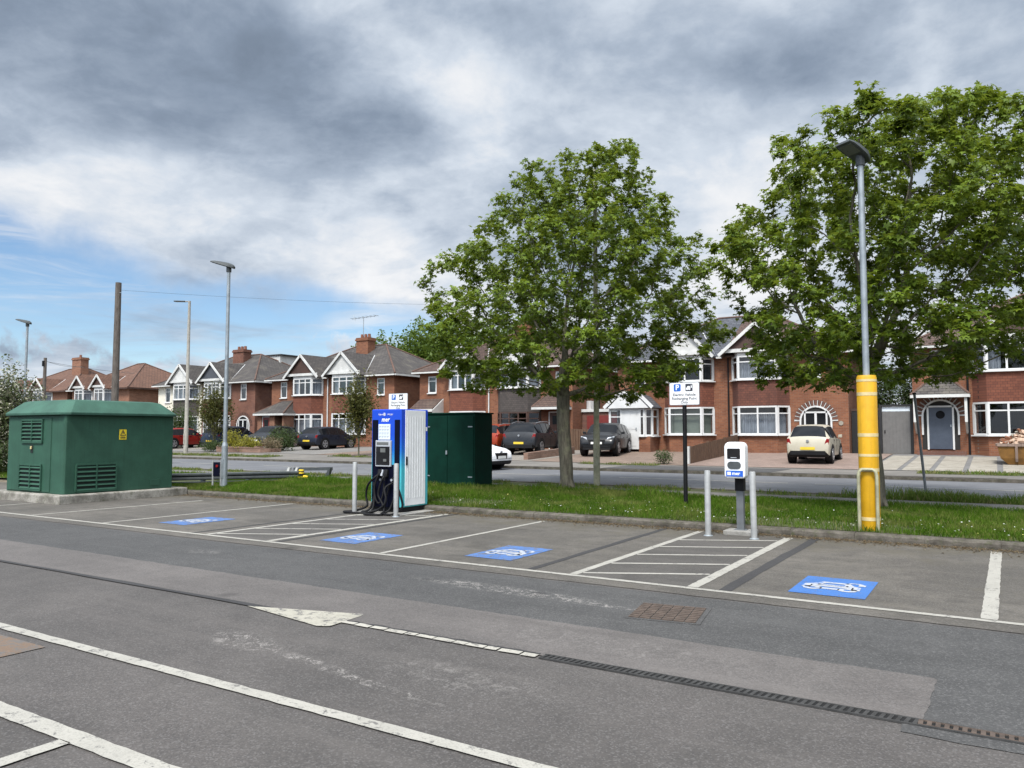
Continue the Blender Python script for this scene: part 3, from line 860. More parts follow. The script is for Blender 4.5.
def arch_door(h, cx, zb, kind, fan='white_board'):
    """round-headed dark panel for a shaded recess, with a fan of black and white bricks, and the door inside"""
    y = YW; zc = zb + 1.42
    mb = MB(); mw = MB(); n = 31
    for i in range(n):
        a0, a1 = math.pi * i / n, math.pi * (i + (.62 if i % 2 == 0 else 1.3)) / n if i < n - 1 else math.pi
        q = [(cx + r * math.cos(a), zc + r * math.sin(a)) for r, a in ((.70, a0), (.95, a0), (.95, a1), (.70, a1))]
        (mw if i % 2 == 0 else mb).prism([(u, y - .03, v) for u, v in q], (0, .02, 0))
    mw.build('arch_bricks', MATS[fan], h); mb.build('dark_arch_bricks', MATS['dark_brick'], h)
    # flat dark panel: the recess's shade put into its colour; then the frame
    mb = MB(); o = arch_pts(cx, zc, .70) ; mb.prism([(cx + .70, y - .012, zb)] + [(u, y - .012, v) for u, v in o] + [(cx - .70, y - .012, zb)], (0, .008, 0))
    mb.build('recess_shade_panel', MATS['room_dark'], h)
    mb = MB()
    def pth(pts, w, yy): 
        for p, q in zip(pts, pts[1:]): mb.bar((p[0], yy, p[1]), (q[0], yy, q[1]), .05, w, up=(0, 1, 0)) if False else mb.bar((p[0], yy, p[1]), (q[0], yy, q[1]), w, .05, up=(0, 1, 0))
    pth([(cx + .67, zb + (.62 if kind == 'blue' else 0))] + arch_pts(cx, zc, .67) + [(cx - .67, zb + (.62 if kind == 'blue' else 0))], .075, y - .045)
    for s in (-1, 1): mb.bar((cx + s * .47, y - .045, zb), (cx + s * .47, y - .045, zc + .46), .07, .05, up=(0, 1, 0))
    mb.bar((cx - .5, y - .045, zc + .40), (cx + .5, y - .045, zc + .40), .07, .05, up=(0, 1, 0))
    if kind != 'blue':
        mb.bar((cx, y - .045, zb), (cx, y - .045, zc + .38), .10, .05, up=(0, 1, 0))
        mb.bar((cx - .64, y - .047, zb + .35), (cx + .64, y - .047, zb + .35), .6, .045, up=(0, 1, 0))
    mb.build('door_frame', MATS['white_upvc'], h)
    if kind == 'blue':
        mb = MB(); mb.box(cx - .435, cx + .435, y - .05, y - .02, zb + .02, zc + .36)
        for k in range(1, 6): mb.box(cx - .46 + k * .153 - .006, cx - .46 + k * .153 + .006, y - .054, y - .05, zb + .1, zb + 1.0)
        d = mb.build('door', MATS['door_blue_grey'], h)
        mb = MB(); mb.disc((cx, y - .055, zc + .05), .17, (0, 1, 0), .02); mb.build('door_light', MATS['car_glass'], d)
        mb = MB(); mb.box(cx + .36, cx + .40, y - .09, y - .05, zb + .95, zb + 1.05); mb.build('handle', MATS['galvanised'], d)
    else:
        mb = MB()
        for s in (-1, 1): mb.quad((cx + s * .25 - .2, y - .030, zb + .66), (cx + s * .25 + .2, y - .030, zb + .66), (cx + s * .25 + .2, y - .030, zc + .36), (cx + s * .25 - .2, y - .030, zc + .36))
        mb.build('door_pane', MATS['car_glass'], h)

def plain_door(h, x0, x1, zb, zt, mat, y=YW, light=True):
    mb = MB(); mb.box(x0 - .07, x0, y - .04, y, zb, zt + .07); mb.box(x1, x1 + .07, y - .04, y, zb, zt + .07); mb.box(x0, x1, y - .04, y, zt, zt + .07)
    mb.build('door_frame', MATS['white_upvc'], h)
    mb = MB(); mb.box(x0, x1, y - .03, y - .005, zb, zt)
    w = x1 - x0
    for a, b in ((.12, .46), (.54, .88)):
        for c, d in ((.08, .42), (.50, .62) if light else (.5, .92)):
            mb.box(x0 + w * a, x0 + w * b, y - .042, y - .03, zb + (zt - zb) * c, zb + (zt - zb) * d)
    d = mb.build('door', MATS[mat], h)
    if light:
        mb = MB(); mb.box(x0 + w * .2, x0 + w * .8, y - .036, y - .03, zb + (zt - zb) * .68, zb + (zt - zb) * .92); mb.build('door_light', MATS['car_glass'], d)
    mb = MB(); mb.box(x0 + w * .86, x0 + w * .92, y - .075, y - .042, zb + .95, zb + 1.08); mb.build('handle', MATS['galvanised'], d)

def hip_porch(h, x0, x1, y0, ze, zr, mat, white_posts=True, ytop=YW):
    """small hipped roof leaning on the front wall"""
    o = .14; i = (x1 - x0) * .30
    A, B = (x0 - o, y0 - o, ze), (x1 + o, y0 - o, ze); C, D = (x1 + o, ytop - .004, ze), (x0 - o, ytop - .004, ze)
    E, F = (x0 + i, ytop - .004, zr), (x1 - i, ytop - .004, zr)
    mb = MB(); mb.add([A, B, C, D, E, F], [(0, 1, 5, 4), (1, 2, 5), (3, 0, 4), (0, 3, 2, 1)]); r = mb.build('porch_roof', MATS[mat], h)
    mb = MB(); mb.box(x0 - o, x1 + o, y0 - o - .02, y0 - o + .02, ze - .13, ze - .004)
    for xx in (x0 - o, x1 + o): mb.box(xx - .02, xx + .02, y0 - o + .02, ytop - .01, ze - .13, ze - .004)
    if white_posts:
        for xx in (x0, x1):
            mb.box(xx - .05, xx + .05, y0 - .05, y0 + .05, ze - 1.15, ze - .13); mb.bar((xx, y0, ze - 1.10), (xx, ytop - .01, ze - 1.6), .08, .08)
    mb.build('porch_trim', MATS['white_board'], h)
    mb = MB()
    for p, q in ((A, E), (B, F), (E, F)): mb.tube([p, q], .05, 6)
    mb.build('ridge_tiles', MATS['ridge_clay'], r)

def house(name, label, xl, xr, party, S, cat='house', group='semi-detached houses across the road'):
    """one half of a pair; party is the side it shares"""
    s = 1 if party == 'R' else -1                    # direction of the party wall
    xp, xo = (xr, xl) if s == 1 else (xl, xr)
    mid = (xl + xr) / 2; g0 = gz(mid, YW)
    h = root(name, (mid, YW, g0), label, cat, group)
    bm = MATS[S['brick']]
    bw = S.get('bw', 2.5); b_in = S.get('b_in', .40)
    if 'bay' in S: xb0, xb1 = S['bay']
    else:
        xb0, xb1 = sorted((xp - s * b_in, xp - s * (b_in + bw)))
    zw = S.get('zw', (1.47, 2.82, 4.08, 5.22))
    holes = [(xb0 + .15, xb1 - .15, zw[2] + .02, zw[3])]
    if not S.get('no_ground'): holes.append((xb0 + .15, xb1 - .15, zw[0] + .02, zw[1]))
    for (a, b, c, d, *_r) in S.get('wins', []): holes.append((a, b, c, d))
    mb = MB()
    holed_wall(mb, xl, xr, g0 - .3, ZE, YW, holes)
    e = .003
    X0, X1 = xl + (e if s == -1 else 0), xr - (e if s == 1 else 0)
    mb.quad((X0, YW, g0 - .3), (X0, YB, g0 - .3), (X0, YB, ZE), (X0, YW, ZE)); mb.quad((X1, YB, g0 - .3), (X1, YW, g0 - .3), (X1, YW, ZE), (X1, YB, ZE))
    mb.quad((X1, YB, g0 - .3), (X0, YB, g0 - .3), (X0, YB, ZE), (X1, YB, ZE))
    mb.build('wall', bm, h)
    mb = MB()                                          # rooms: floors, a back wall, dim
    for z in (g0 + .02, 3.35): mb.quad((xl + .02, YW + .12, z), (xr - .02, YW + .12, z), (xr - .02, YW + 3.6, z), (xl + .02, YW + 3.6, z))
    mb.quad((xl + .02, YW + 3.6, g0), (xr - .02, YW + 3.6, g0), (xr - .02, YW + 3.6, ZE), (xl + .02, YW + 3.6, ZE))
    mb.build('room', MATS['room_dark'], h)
    # bay
    yf = YW - .58; cant = S.get('cant', .50)
    path = [(xb0, YW - .03), (xb0 + cant, yf), (xb1 - cant, yf), (xb1, YW - .03)]
    def bayblock(nm, mat, z0, z1, grow=0.):
        p = [(xb0 - grow, YW - .003), (xb0 + cant - grow * .4, yf - grow), (xb1 - cant + grow * .4, yf - grow), (xb1 + grow, YW - .003)]
        mb = MB(); mb.prism([(u, v, z0) for u, v in p], (0, 0, z1 - z0)); return mb.build(nm, MATS[mat], h)
    if not S.get('no_ground'):
        bayblock('bay_base', S['brick'], g0 - .3, zw[0] - .05)
        window(h, path, zw[0], zw[1], S.get('panes', (1, 2, 1)), S.get('tr', .74), 'bay_window', S.get('cur0'), fmat=S.get('fm0', 'white_upvc'))
        bayblock('bay_panel', S['panel'], zw[1] + .004, zw[2] - .06, .02)
    else:
        bayblock('bay_panel', S['panel'], 2.95, zw[2] - .06, .02)
    window(h, path, zw[2], zw[3], S.get('panes', (1, 2, 1)), S.get('tr', .74), 'bay_window', S.get('cur1'))
    if S.get('flash', True):
        for k in (1, 2):
            mb = MB(); u, v = path[k]; mb.bar((u, v - .03, (zw[1] if not S.get('no_ground') else 2.95) + .01), (u, v - .03, zw[2] - .07), .05, .03); mb.build('bay_flashing', MATS['lead_flashing'], h)
    bayblock('bay_head', 'white_board', zw[3] + .004, ZE + .12, .03)
    # other windows
    for (a, b, c, d, k, cu) in S.get('wins', []):
        window(h, [(a + .01, YW + .05), (b - .01, YW + .05)], c + .01, d - .01, (k,), .72 if d - c > .7 else 1.2, 'window', cu, fw=.07)
    # roof
    ov = .34; tm = S['roof']; yf0, yb0 = YW - ov, YB + ov; sl = (ZR - ZE) / (YR - yf0)
    xe = xo - s * ov; hip = S.get('hip', 4.3)
    xr_ = xo + s * hip * .98; xpp = xp - s * .002
    A, Bp = Vector((xe, yf0, ZE)), Vector((xpp, yf0, ZE)); Rp, Ro = Vector((xpp, YR, ZR)), Vector((xr_, YR, ZR)); Cp, D = Vector((xpp, yb0, ZE)), Vector((xe, yb0, ZE))
    if abs(xr_ - xo) > abs(xp - xo) - .1:
        Ro = Vector((xp - s * .1, YR, ZR))
    mb = MB(); dz = Vector((0, 0, -.10))
    tp = [A, Bp, Rp, Ro, Cp, D]
    mb.add(tp + [p + dz for p in tp], [(0, 1, 2, 3), (3, 2, 4, 5), (0, 3, 5), (6, 9, 8, 7), (9, 11, 10, 8), (6, 11, 9), (0, 6, 7, 1), (4, 10, 11, 5), (5, 11, 6, 0), (1, 7, 8, 2), (2, 8, 10, 4)])
    r = mb.build('roof', MATS[tm], h)
    mb = MB(); lift = Vector((0, 0, .02))
    mb.tube([A + lift, Ro + lift], .06, 6); mb.tube([D + lift, Ro + lift], .06, 6); mb.tube([Ro + lift, Rp + lift], .06, 6)
    mb.build('ridge_tiles', MATS[S.get('ridge', 'ridge_clay')], r)
    # gable over the bay
    hw = S.get('hw', (xb1 - xb0) / 2 + .12); gc = (xb0 + xb1) / 2 + S.get('goff', 0); zg = S.get('zg', 6.80); zb = ZE + .10
    yg = yf - .12; sg = (zg - zb) / hw
    yk = yf0 + (zg - ZE) / sl; ye = yf0 + (zb - ZE) / sl
    apex0, apex1 = Vector((gc, yg - .12, zg)), Vector((gc, yk + .1, zg))
    mb = MB()
    for q in (-1, 1):
        a = Vector((gc + q * (hw + .12), yg - .12, zb - .12 * sg)); b = Vector((gc + q * (hw + .12), ye + .4, zb - .12 * sg))
        P = [apex0, apex1, b, a]
        mb.prism(P, (0, 0, -.07))
    mb.build('gable_roof', MATS[tm], r)
    for q in (-1, 1):
        mb = MB(); mb.bar((gc + q * (hw + .05), ye + .05, zb + .0), (gc, yk + .05, zg + .015), .09, .03); mb.build('valley_flashing', MATS['lead_flashing'], r)
    mb = MB(); mb.prism([(gc - hw, yg, zb), (gc + hw, yg, zb), (gc, yg, zg - .08)], (0, .10, 0)); mb.build('gable_panel', MATS[S['gable']], h)
    mb = MB()
    for q in (-1, 1):
        a = Vector((gc + q * (hw + .13), yg - .135, zb - .17 * sg)); c = Vector((gc, yg - .135, zg - .07))
        mb.bar(a, c, .06, .15, up=(0, 0, 1))
    if S.get('tie', True): mb.box(gc - hw, gc + hw, yg - .03, yg - .004, zb - .02, zb + .15)
    mb.build('bargeboard', MATS['white_board'], h)
    # gutters either side of the gable
    gm = MATS[S.get('gut', 'white_board')]
    for a, b in ((min(xe, xpp), gc - hw - .15), (gc + hw + .15, max(xe, xpp))):
        if b - a > .05: mb = MB(); mb.box(a, b, yf0 - .08, yf0 + .0, ZE - .14, ZE - .05); mb.build('gutter', gm, h)
    mb = MB(); mb.box(xe - .05 if s == 1 else xe - .02, xe + .02 if s == 1 else xe + .05, yf0 + .01, yb0, ZE - .14, ZE - .03)
    mb.build('gutter', gm, h)
    if S.get('pipe') is not None:
        mb = MB(); px = S['pipe']; mb.tube([(px, YW - .07, ZE - .12), (px, YW - .07, g0)], .04, 8); mb.build('drainpipe', MATS[S.get('pipem', 'white_upvc')], h)
    if S.get('sidepipe'):
        mb = MB(); mb.tube([(xo - s * .07, YW + 3.2, ZE - .12), (xo - s * .07, YW + 3.2, g0)], .05, 8); mb.tube([(xo - s * .07, YW + 4.6, ZE - .5), (xo - s * .07, YW + 4.6, g0)], .05, 8); mb.build('drainpipe', MATS['black_plastic'], h)
    if S.get('chimney'):
        cx, wd = S['chimney']; cz = S.get('cz', 0.); mb = MB()
        mb.box(cx - wd / 2, cx + wd / 2, YR - 1.3, YR - .55, ZR - 1.2, 7.88 + cz); mb.box(cx - wd / 2 - .06, cx + wd / 2 + .06, YR - 1.36, YR - .49, 7.88 + cz, 8.0 + cz); mb.box(cx - wd / 2 - .02, cx + wd / 2 + .02, YR - 1.32, YR - .53, 8.0 + cz, 8.1 + cz)
        mb.build('chimney', bm, r)
        mb = MB()
        for k in range(S.get('pots', 3)):
            x = cx + (k - (S.get('pots', 3) - 1) / 2) * wd * .3; mb.cyl(x, YR - .92, 8.08 + cz, 8.38 + cz, .12, .10, 10)
        mb.build('chimney_pots', MATS['clay_pot'], r, smooth=40)
    return h, (xb0, xb1), r

# -- right-hand house with the blue door
h, bay, _ = house('brick_house', 'red brick house at the far right with blue grey arched door under a hipped porch', -3.05, 2.95, 'R',
    dict(brick='red_brick', panel='red_hung_tile', roof='brown_tiles', gable='brown_board', bay=(-.80, 2.35), panes=(1, 3, 1), wins=[(-2.35, -1.75, 4.15, 5.1, 1, None)], cur0=None, cur1='part', pipe=-.98, pipem='black_plastic'))
arch_door(h, -2.02, .86, 'blue')
hip_porch(h, -2.92, -1.05, 36.75, 3.16, 3.85, 'grey_tiles')
mb = MB(); mb.box(-2.9, -1.1, 37.05, 37.49, .55, .80); mb.build('doorstep', MATS['dark_brick'], h)
house('brick_house', 'red brick house beyond the right edge joined to the blue door house', 2.95, 9.0, 'L',
    dict(brick='red_brick', panel='red_hung_tile', roof='brown_tiles', gable='white_board', bay=(3.5, 6.4), wins=[]))
# -- pair behind the cream car
h, bay, _ = house('brick_house', 'brick house behind the cream car with white fan arch over its front door', -11.20, -5.62, 'L',
    dict(brick='red_brick', panel='brown_hung_tile', roof='brown_tiles', gable='brown_board', bay=(-10.80, -8.18), panes=(1, 2, 1), wins=[(-7.35, -6.75, 4.1, 5.05, 1, None)], cur0='full', cur1='full', hw=1.62, pipe=-11.0, pipem='black_plastic', cant=.42))
arch_door(h, -7.02, .68, 'white')
mb = MB(); mb.disc((-5.95, YW - .02, 2.0), .10, (0, 1, 0), .03); mb.build('wall_plaque', MATS['cream_slab'], h)
h, bay, _ = house('brick_house', 'brick house with white front porch and green blinds behind the wooden fence', -16.85, -11.20, 'R',
    dict(brick='red_brick', panel='red_hung_tile', roof='slate_tiles', gable='white_board', bay=(-14.25, -11.75), panes=(1, 2, 1), wins=[(-15.9, -15.3, 3.95, 4.85, 1, None)], cur0='blind', cur1=None, flash=False, cant=.42, sidepipe=True))
# white porch: dwarf wall, glazed screen, door, hipped gablet roof
x0, x1, y0 = -16.85, -14.62, 36.35
for a, b in ((x0, -16.14), (-15.22, x1)): mb = MB(); mb.box(a, b, y0, YW - .004, .5, 1.38); mb.build('porch_base', MATS['red_brick'], h)
window(h, [(x0 + .02, YW - .03), (x0 + .02, y0 + .04), (-16.16, y0 + .04)], 1.40, 2.78, (1, 1), .70, 'porch_window')
window(h, [(-15.20, y0 + .04), (x1 - .30, y0 + .04), (x1 - .02, y0 + .34), (x1 - .02, YW - .03)], 1.40, 2.78, (1, 1, 1), .70, 'porch_window')
plain_door(h, -16.08, -15.28, .74, 2.74, 'white_upvc', y0 + .06, light=False)
mb = MB(); a = [(-17.05, 2.82), (-14.42, 2.82), (-15.05, 3.42), (-15.45, 3.58), (-15.95, 3.58), (-16.38, 3.42)]
mb.prism([(u, y0 - .15, v) for u, v in a], (0, YW - y0 + .14, 0)); r = mb.build('porch_roof', MATS['slate_tiles'], h)
mb = MB()
for p, q in ((a[0], a[5]), (a[5], a[4]), (a[4], a[3]), (a[3], a[2]), (a[2], a[1])): mb.bar((p[0], y0 - .18, p[1]), (q[0], y0 - .18, q[1]), .05, .17, up=(0, 0, 1))
mb.prism([(-16.85, y0 - .158, 2.80), (-14.62, y0 - .158, 2.80), (-15.2, y0 - .158, 3.36), (-15.5, y0 - .158, 3.5), (-15.9, y0 - .158, 3.5), (-16.25, y0 - .158, 3.36)], (0, -.02, 0))
mb.build('porch_fascia', MATS['white_upvc'], h)
# -- pair behind the first tree
h, bay, _ = house('brick_house', 'brick house with dark hung tiles and lean-to porch behind the maple trunk', -24.85, -19.55, 'L',
    dict(brick='red_brick', panel='grey_hung_tile', roof='brown_tiles', gable='white_board', bay=(-24.35, -21.55), panes=(1, 3, 1), wins=[(-20.6, -20.0, 4.0, 4.95, 1, None)], cur1='part', chimney=(-24.4, 1.0), zw=(1.3, 2.72, 4.08, 5.22), fm0='brown_board', sidepipe=True))
hip_porch(h, -21.4, -19.75, 36.6, 2.95, 3.85, 'brown_tiles', False)
plain_door(h, -20.95, -20.1, .66, 2.66, 'door_brown')
mb = MB(); mb.box(-19.54, -19.30, 39.2, 40.0, 2.75, 3.35); mb.build('air_conditioner', MATS['white_upvc'], h)
h, bay, _ = house('brick_house', 'brick house with white bay windows standing behind the dark green cabinet', -30.15, -24.85, 'R',
    dict(brick='red_brick', panel='red_hung_tile', roof='brown_tiles', gable='white_board', bay=(-27.85, -25.25), panes=(1, 3, 1), wins=[(-29.5, -28.85, 3.95, 5.0, 1, None)], cur1='part', pipe=-24.98))
mb = MB(); mb.prism([(-30.1, YW - .004, 3.62), (-30.1, 36.4, 2.95), (-30.1, 36.4, 2.85), (-30.1, YW - .004, 2.85)], (1.75, 0, 0)); mb.build('porch_roof', MATS['brown_tiles'], h)
mb = MB(); mb.prism([(-28.35, YW - .004, 3.60), (-28.35, 36.42, 2.90), (-28.35, 36.42, 2.1), (-28.35, YW - .004, 2.1)], (.05, 0, 0)); mb.box(-30.1, -28.3, 36.36, 36.40, 2.80, 2.96); mb.build('porch_trim', MATS['white_board'], h)
plain_door(h, -29.7, -28.85, .66, 2.66, 'door_brown')
# -- pair behind the navy hatchback
h, bay, rf = house('brick_house', 'brick house with cream gable and grey hipped roof left of the rapid charger', -38.05, -32.2, 'L',
    dict(brick='red_brick', panel='red_hung_tile', roof='grey_tiles', gable='white_board', bay=(-37.5, -34.6), panes=(1, 3, 1), wins=[(-33.65, -33.0, 3.95, 5.05, 1, None)], cur0='full', cur1='part', zg=6.85, sidepipe=True, chimney=(-37.5, 1.1), cz=.1, pipe=-37.95, hw=1.55))
plain_door(h, -33.75, -32.9, .66, 2.7, 'door_brown')
mb = MB(); ax, ay = -37.75, 40.6
mb.tube([(ax, ay, 8.0), (ax, ay, 9.75)], .025, 6); mb.tube([(ax - 1.1, ay, 9.66), (ax + 1.3, ay, 9.72)], .02, 6)
for k in range(7): x = ax - 1.0 + k * .36; mb.tube([(x, ay - .28, 9.68 + .01 * k), (x, ay + .28, 9.68 + .01 * k)], .014, 5)
mb.tube([(ax - 1.0, ay, 9.9), (ax - .8, ay, 9.5)], .02, 5)
mb.build('television_aerial', MATS['galvanised'], h)
h, bay, _ = house('brick_house', 'brick house with dark brown gable and hipped corner porch behind the garden shrubs', -43.5, -38.05, 'R',
    dict(brick='red_brick', panel='red_hung_tile', roof='grey_tiles', gable='brown_board', bay=(-41.15, -38.45), panes=(1, 3, 1), wins=[(-42.6, -41.95, 3.95, 5.1, 1, None)], cur0='full', cur1='part', zg=6.85, hw=1.5))
hip_porch(h, -43.2, -40.5, 35.9, 2.85, 3.75, 'grey_tiles', False)
for a, b in ((-43.15, -42.75), (-41.95, -41.45), (-40.7, -40.55)): mb = MB(); mb.box(a, b, 36.0, 36.9, .5, 2.72); mb.build('porch_wall', MATS['old_brick'], h)
plain_door(h, -42.68, -42.02, .66, 2.6, 'door_red', 36.1)
# -- pair with the cream half
h, bay, _ = house('brick_house', 'brick house with dark grey gable and arched doorway behind the blue car', -51.25, -45.25, 'L',
    dict(brick='brown_brick', panel='brown_hung_tile', roof='grey_tiles', gable='grey_board', bay=(-50.72, -47.92), panes=(1, 4, 1), wins=[(-46.85, -46.2, 3.95, 5.15, 1, None)], cur0='part', cur1='part', zg=6.8, chimney=(-50.6, 1.25), sidepipe=True, pipe=None, flash=False, hw=1.5))
arch_door(h, -46.45, .66, 'white', 'dark_brick')
mb = MB(); mb.prism([(-51.3, 42.4, 6.9), (-48.3, 42.4, 6.9), (-48.3, 45.4, 6.9), (-51.3, 45.4, 6.9)], (0, 0, .80)); mb.build('rear_dormer', MATS['white_board'], h)
mb = MB(); mb.box(-51.4, -48.1, 42.3, 45.5, 7.71, 7.80); mb.build('dormer_roof', MATS['tar_seam'], h)
h, bay, _ = house('rendered_house', 'cream rendered house with white gable joined to the brick house left of lamp posts', -56.75, -51.25, 'R',
    dict(brick='render_cream', panel='grey_hung_tile', roof='grey_tiles', gable='white_board', bay=(-54.42, -51.62), panes=(1, 3, 1), wins=[(-55.85, -55.2, 3.9, 5.1, 1, None)], cur0='part', cur1='full', zg=6.8, flash=False, hw=1.5))
# -- orange-roofed houses on the left
h, bay, _ = house('tiled_house', 'brick house with orange hipped roof behind the wooden pole', -65.75, -60.75, 'L',
    dict(brick='old_brick', panel='red_hung_tile', roof='orange_tiles', gable='brown_board', bay=(-65.35, -63.0), panes=(1, 2, 1), wins=[], cur1='part', zg=6.45, hw=1.05, gut='brown_board', flash=False), group='orange roofed houses on the left')
house('tiled_house', 'narrow brick house with small brown gable joined to the house behind the pole', -69.35, -65.75, 'R',
    dict(brick='old_brick', panel='red_hung_tile', roof='orange_tiles', gable='brown_board', bay=(-68.35, -66.1), panes=(1, 2, 1), wins=[], cur1='part', zg=6.45, hw=1.05, hip=3.4, flash=False), group='orange roofed houses on the left')
house('tiled_house', 'brick house with tall orange chimney stack on its hipped tiled roof', -75.9, -70.15, 'L',
    dict(brick='old_brick', panel='red_hung_tile', roof='orange_tiles', gable='brown_board', bay=(-75.3, -72.6), panes=(1, 2, 1), wins=[], cur1='part', zg=6.5, hw=1.2, chimney=(-73.8, 1.5), cz=.55, pots=1, gut='brown_board', flash=False), group='orange roofed houses on the left')
house('tiled_house', 'leftmost orange roofed house behind the flowering hawthorn', -81.6, -75.9, 'R',
    dict(brick='old_brick', panel='red_hung_tile', roof='orange_tiles', gable='white_board', bay=(-79.2, -76.4), panes=(1, 2, 1), wins=[], cur1='part', zg=6.5, hw=1.2, flash=False), group='orange roofed houses on the left')
# ------------------------------------------------------------------ cars (nose towards +y, origin on the ground below the centre)
STY = {
 # y fraction, bottom, belt, top, half-width factor, roof half-width factor
 'hatch': [(-.500, .34, .52, .56, .84, .80), (-.492, .26, .70, .74, .93, .88), (-.475, .22, .90, .94, .965, .86), (-.462, .21, .95, 1.02, .98, .82),
           (-.400, .20, .97, 1.34, .99, .73), (-.365, .20, .97, 1.43, 1., .71), (-.22, .19, .96, 1.485, 1., .73), (-.05, .19, .95, 1.50, 1., .74), (.08, .19, .94, 1.475, 1., .73),
           (.155, .19, .93, 1.40, 1., .72), (.30, .19, .91, 1.03, .995, .80), (.335, .19, .90, .965, .99, .84), (.42, .20, .84, .89, .97, .80), (.47, .21, .74, .79, .92, .78), (.492, .24, .60, .66, .85, .76), (.500, .32, .50, .54, .78, .72)],
 'suv':   [(-.500, .42, .60, .64, .86, .82), (-.492, .34, .82, .86, .94, .88), (-.478, .30, 1.02, 1.06, .97, .87), (-.468, .28, 1.06, 1.12, .98, .84),
           (-.425, .27, 1.08, 1.45, .99, .76), (-.390, .27, 1.08, 1.56, 1., .75), (-.22, .26, 1.06, 1.62, 1., .76), (-.05, .26, 1.05, 1.64, 1., .77), (.07, .26, 1.04, 1.615, 1., .76),
           (.125, .26, 1.04, 1.55, 1., .75), (.255, .26, 1.03, 1.16, .995, .82), (.29, .26, 1.02, 1.09, .99, .86), (.40, .27, .97, 1.03, .98, .83), (.46, .28, .88, .94, .94, .80), (.490, .32, .70, .76, .88, .78), (.500, .42, .58, .62, .82, .76)],
}
def car(name, paint, style, L, W, H, label, group, loc, rz, trim_low=True, wheel=None, hatch_dark=False, plate='plate_yellow', roofrail=False):
    """loft of sixteen frames; the glazed faces become parts of their own"""
    rt = root(name, (0, 0, 0), label, 'car', group)
    st = STY[style]; H0 = 1.5 if style == 'hatch' else 1.64
    k = H / H0; hw = W / 2
    rings = []
    for (fy, zb, zl, zt, wf, rf) in st:
        y = fy * L; zb, zl, zt = zb * k, zl * k, zt * k; w = hw * wf; wr = hw * rf
        sh = min(.30 * k, (zl - zb) * .4); edge = zt - min(.07, (zt - zl) * .45)
        half = [(.0, zb), (w * .86, zb), (w * .965, zb + .08), (w, zb + sh + .06), (w * 1.005, zb + (zl - zb) * .72), (w * .975, zl), (wr, edge), (wr * .86, zt - .012), (wr * .45, zt + .008), (0, zt + .012)]
        rings.append([Vector((x, y, z)) for x, z in half])
    n = len(rings[0])
    body, side, front, rear, low = MB(), MB(), MB(), MB(), MB()
    fw = [i for i, s in enumerate(st)]
    iw = next(i for i, s in enumerate(st) if s[0] > 0 and st[i - 1][3] - s[3] > .25) - 1     # windscreen between iw and iw+1
    ir = 3                                                                                   # rear window between 3 and 5
    def inset(q, f):
        c = sum(q, Vector()) / len(q)
        return [c + (p - c) * f for p in q]
    for i in range(len(rings) - 1):
        for j in range(n - 1):
            q = [rings[i][j], rings[i + 1][j], rings[i + 1][j + 1], rings[i][j + 1]]
            for s in (1, -1):
                qq = [Vector((p.x * s, p.y, p.z)) for p in q]
                tgt = body
                if j == 5 and 4 <= i <= iw: tgt = side
                elif j >= 6 and i == iw: tgt = front
                elif j >= 6 and i in (3, 4): tgt = rear
                elif j <= 1 and trim_low: tgt = low
                if tgt is side and i in (6, 8): tgt = side
                tgt.add(qq, [(0, 1, 2, 3)])
    for e in (0, -1):
        r = rings[e]; pts = [Vector((p.x, p.y, p.z)) for p in r] + [Vector((-p.x, p.y, p.z)) for p in reversed(r)]
        body.poly(pts)
    def weld(o):
        bm = bmesh.new(); bm.from_mesh(o.data); bmesh.ops.remove_doubles(bm, verts=bm.verts, dist=.0005); bmesh.ops.recalc_face_normals(bm, faces=bm.faces); bm.to_mesh(o.data); bm.free()
        o.data.polygons.foreach_set('use_smooth', [True] * len(o.data.polygons)); o.data.set_sharp_from_angle(angle=R(38)); return o
    P = MATS[paint]
    weld(body.build('body', P, rt)); weld(side.build('side_window', MATS['car_glass'], rt)); weld(front.build('windscreen', MATS['car_glass'], rt)); weld(rear.build('rear_window', MATS['car_glass'], rt))
    if trim_low: weld(low.build('sill_trim', MATS['car_trim'], rt))
    # pillars over the side glass, door seams
    mb = MB()
    def side_pt(fy, lo):
        for a, b, ra, rb in zip(st, st[1:], rings, rings[1:]):
            if a[0] <= fy <= b[0]:
                t_ = (fy - a[0]) / (b[0] - a[0]); return ra[5 if lo else 6].lerp(rb[5 if lo else 6], t_)
    for fy in ((-.19, .01) if style == 'hatch' else (-.24, -.06)):
        for s in (1, -1):
            a, b = side_pt(fy, True), side_pt(fy, False)
            a = Vector((a.x * s, a.y, a.z)); b = Vector((b.x * s, b.y, b.z)); mb.bar(a, b, .07, .012, up=(s, 0, .3))
    mb.build('door_pillar', MATS['car_trim'], rt)
    mb = MB()
    for fy in (-.20, .0, .20):
        for s in (1, -1):
            a = side_pt(fy, True); x = hw * 1.004 * s
            mb.bar((x, a.y, a.z - .03), (x, a.y, .38 * k), .008, .006, up=(1, 0, 0))
    for fy in (-.16, .04):
        for s in (1, -1): mb.box(s * hw - .012, s * hw + .012, fy * L - .09, fy * L + .05, .86 * k, .89 * k)
    mb.build('door_seam', MATS['car_trim'], rt)
    # wheels
    wr = wheel or (.31 if style == 'hatch' else .35)
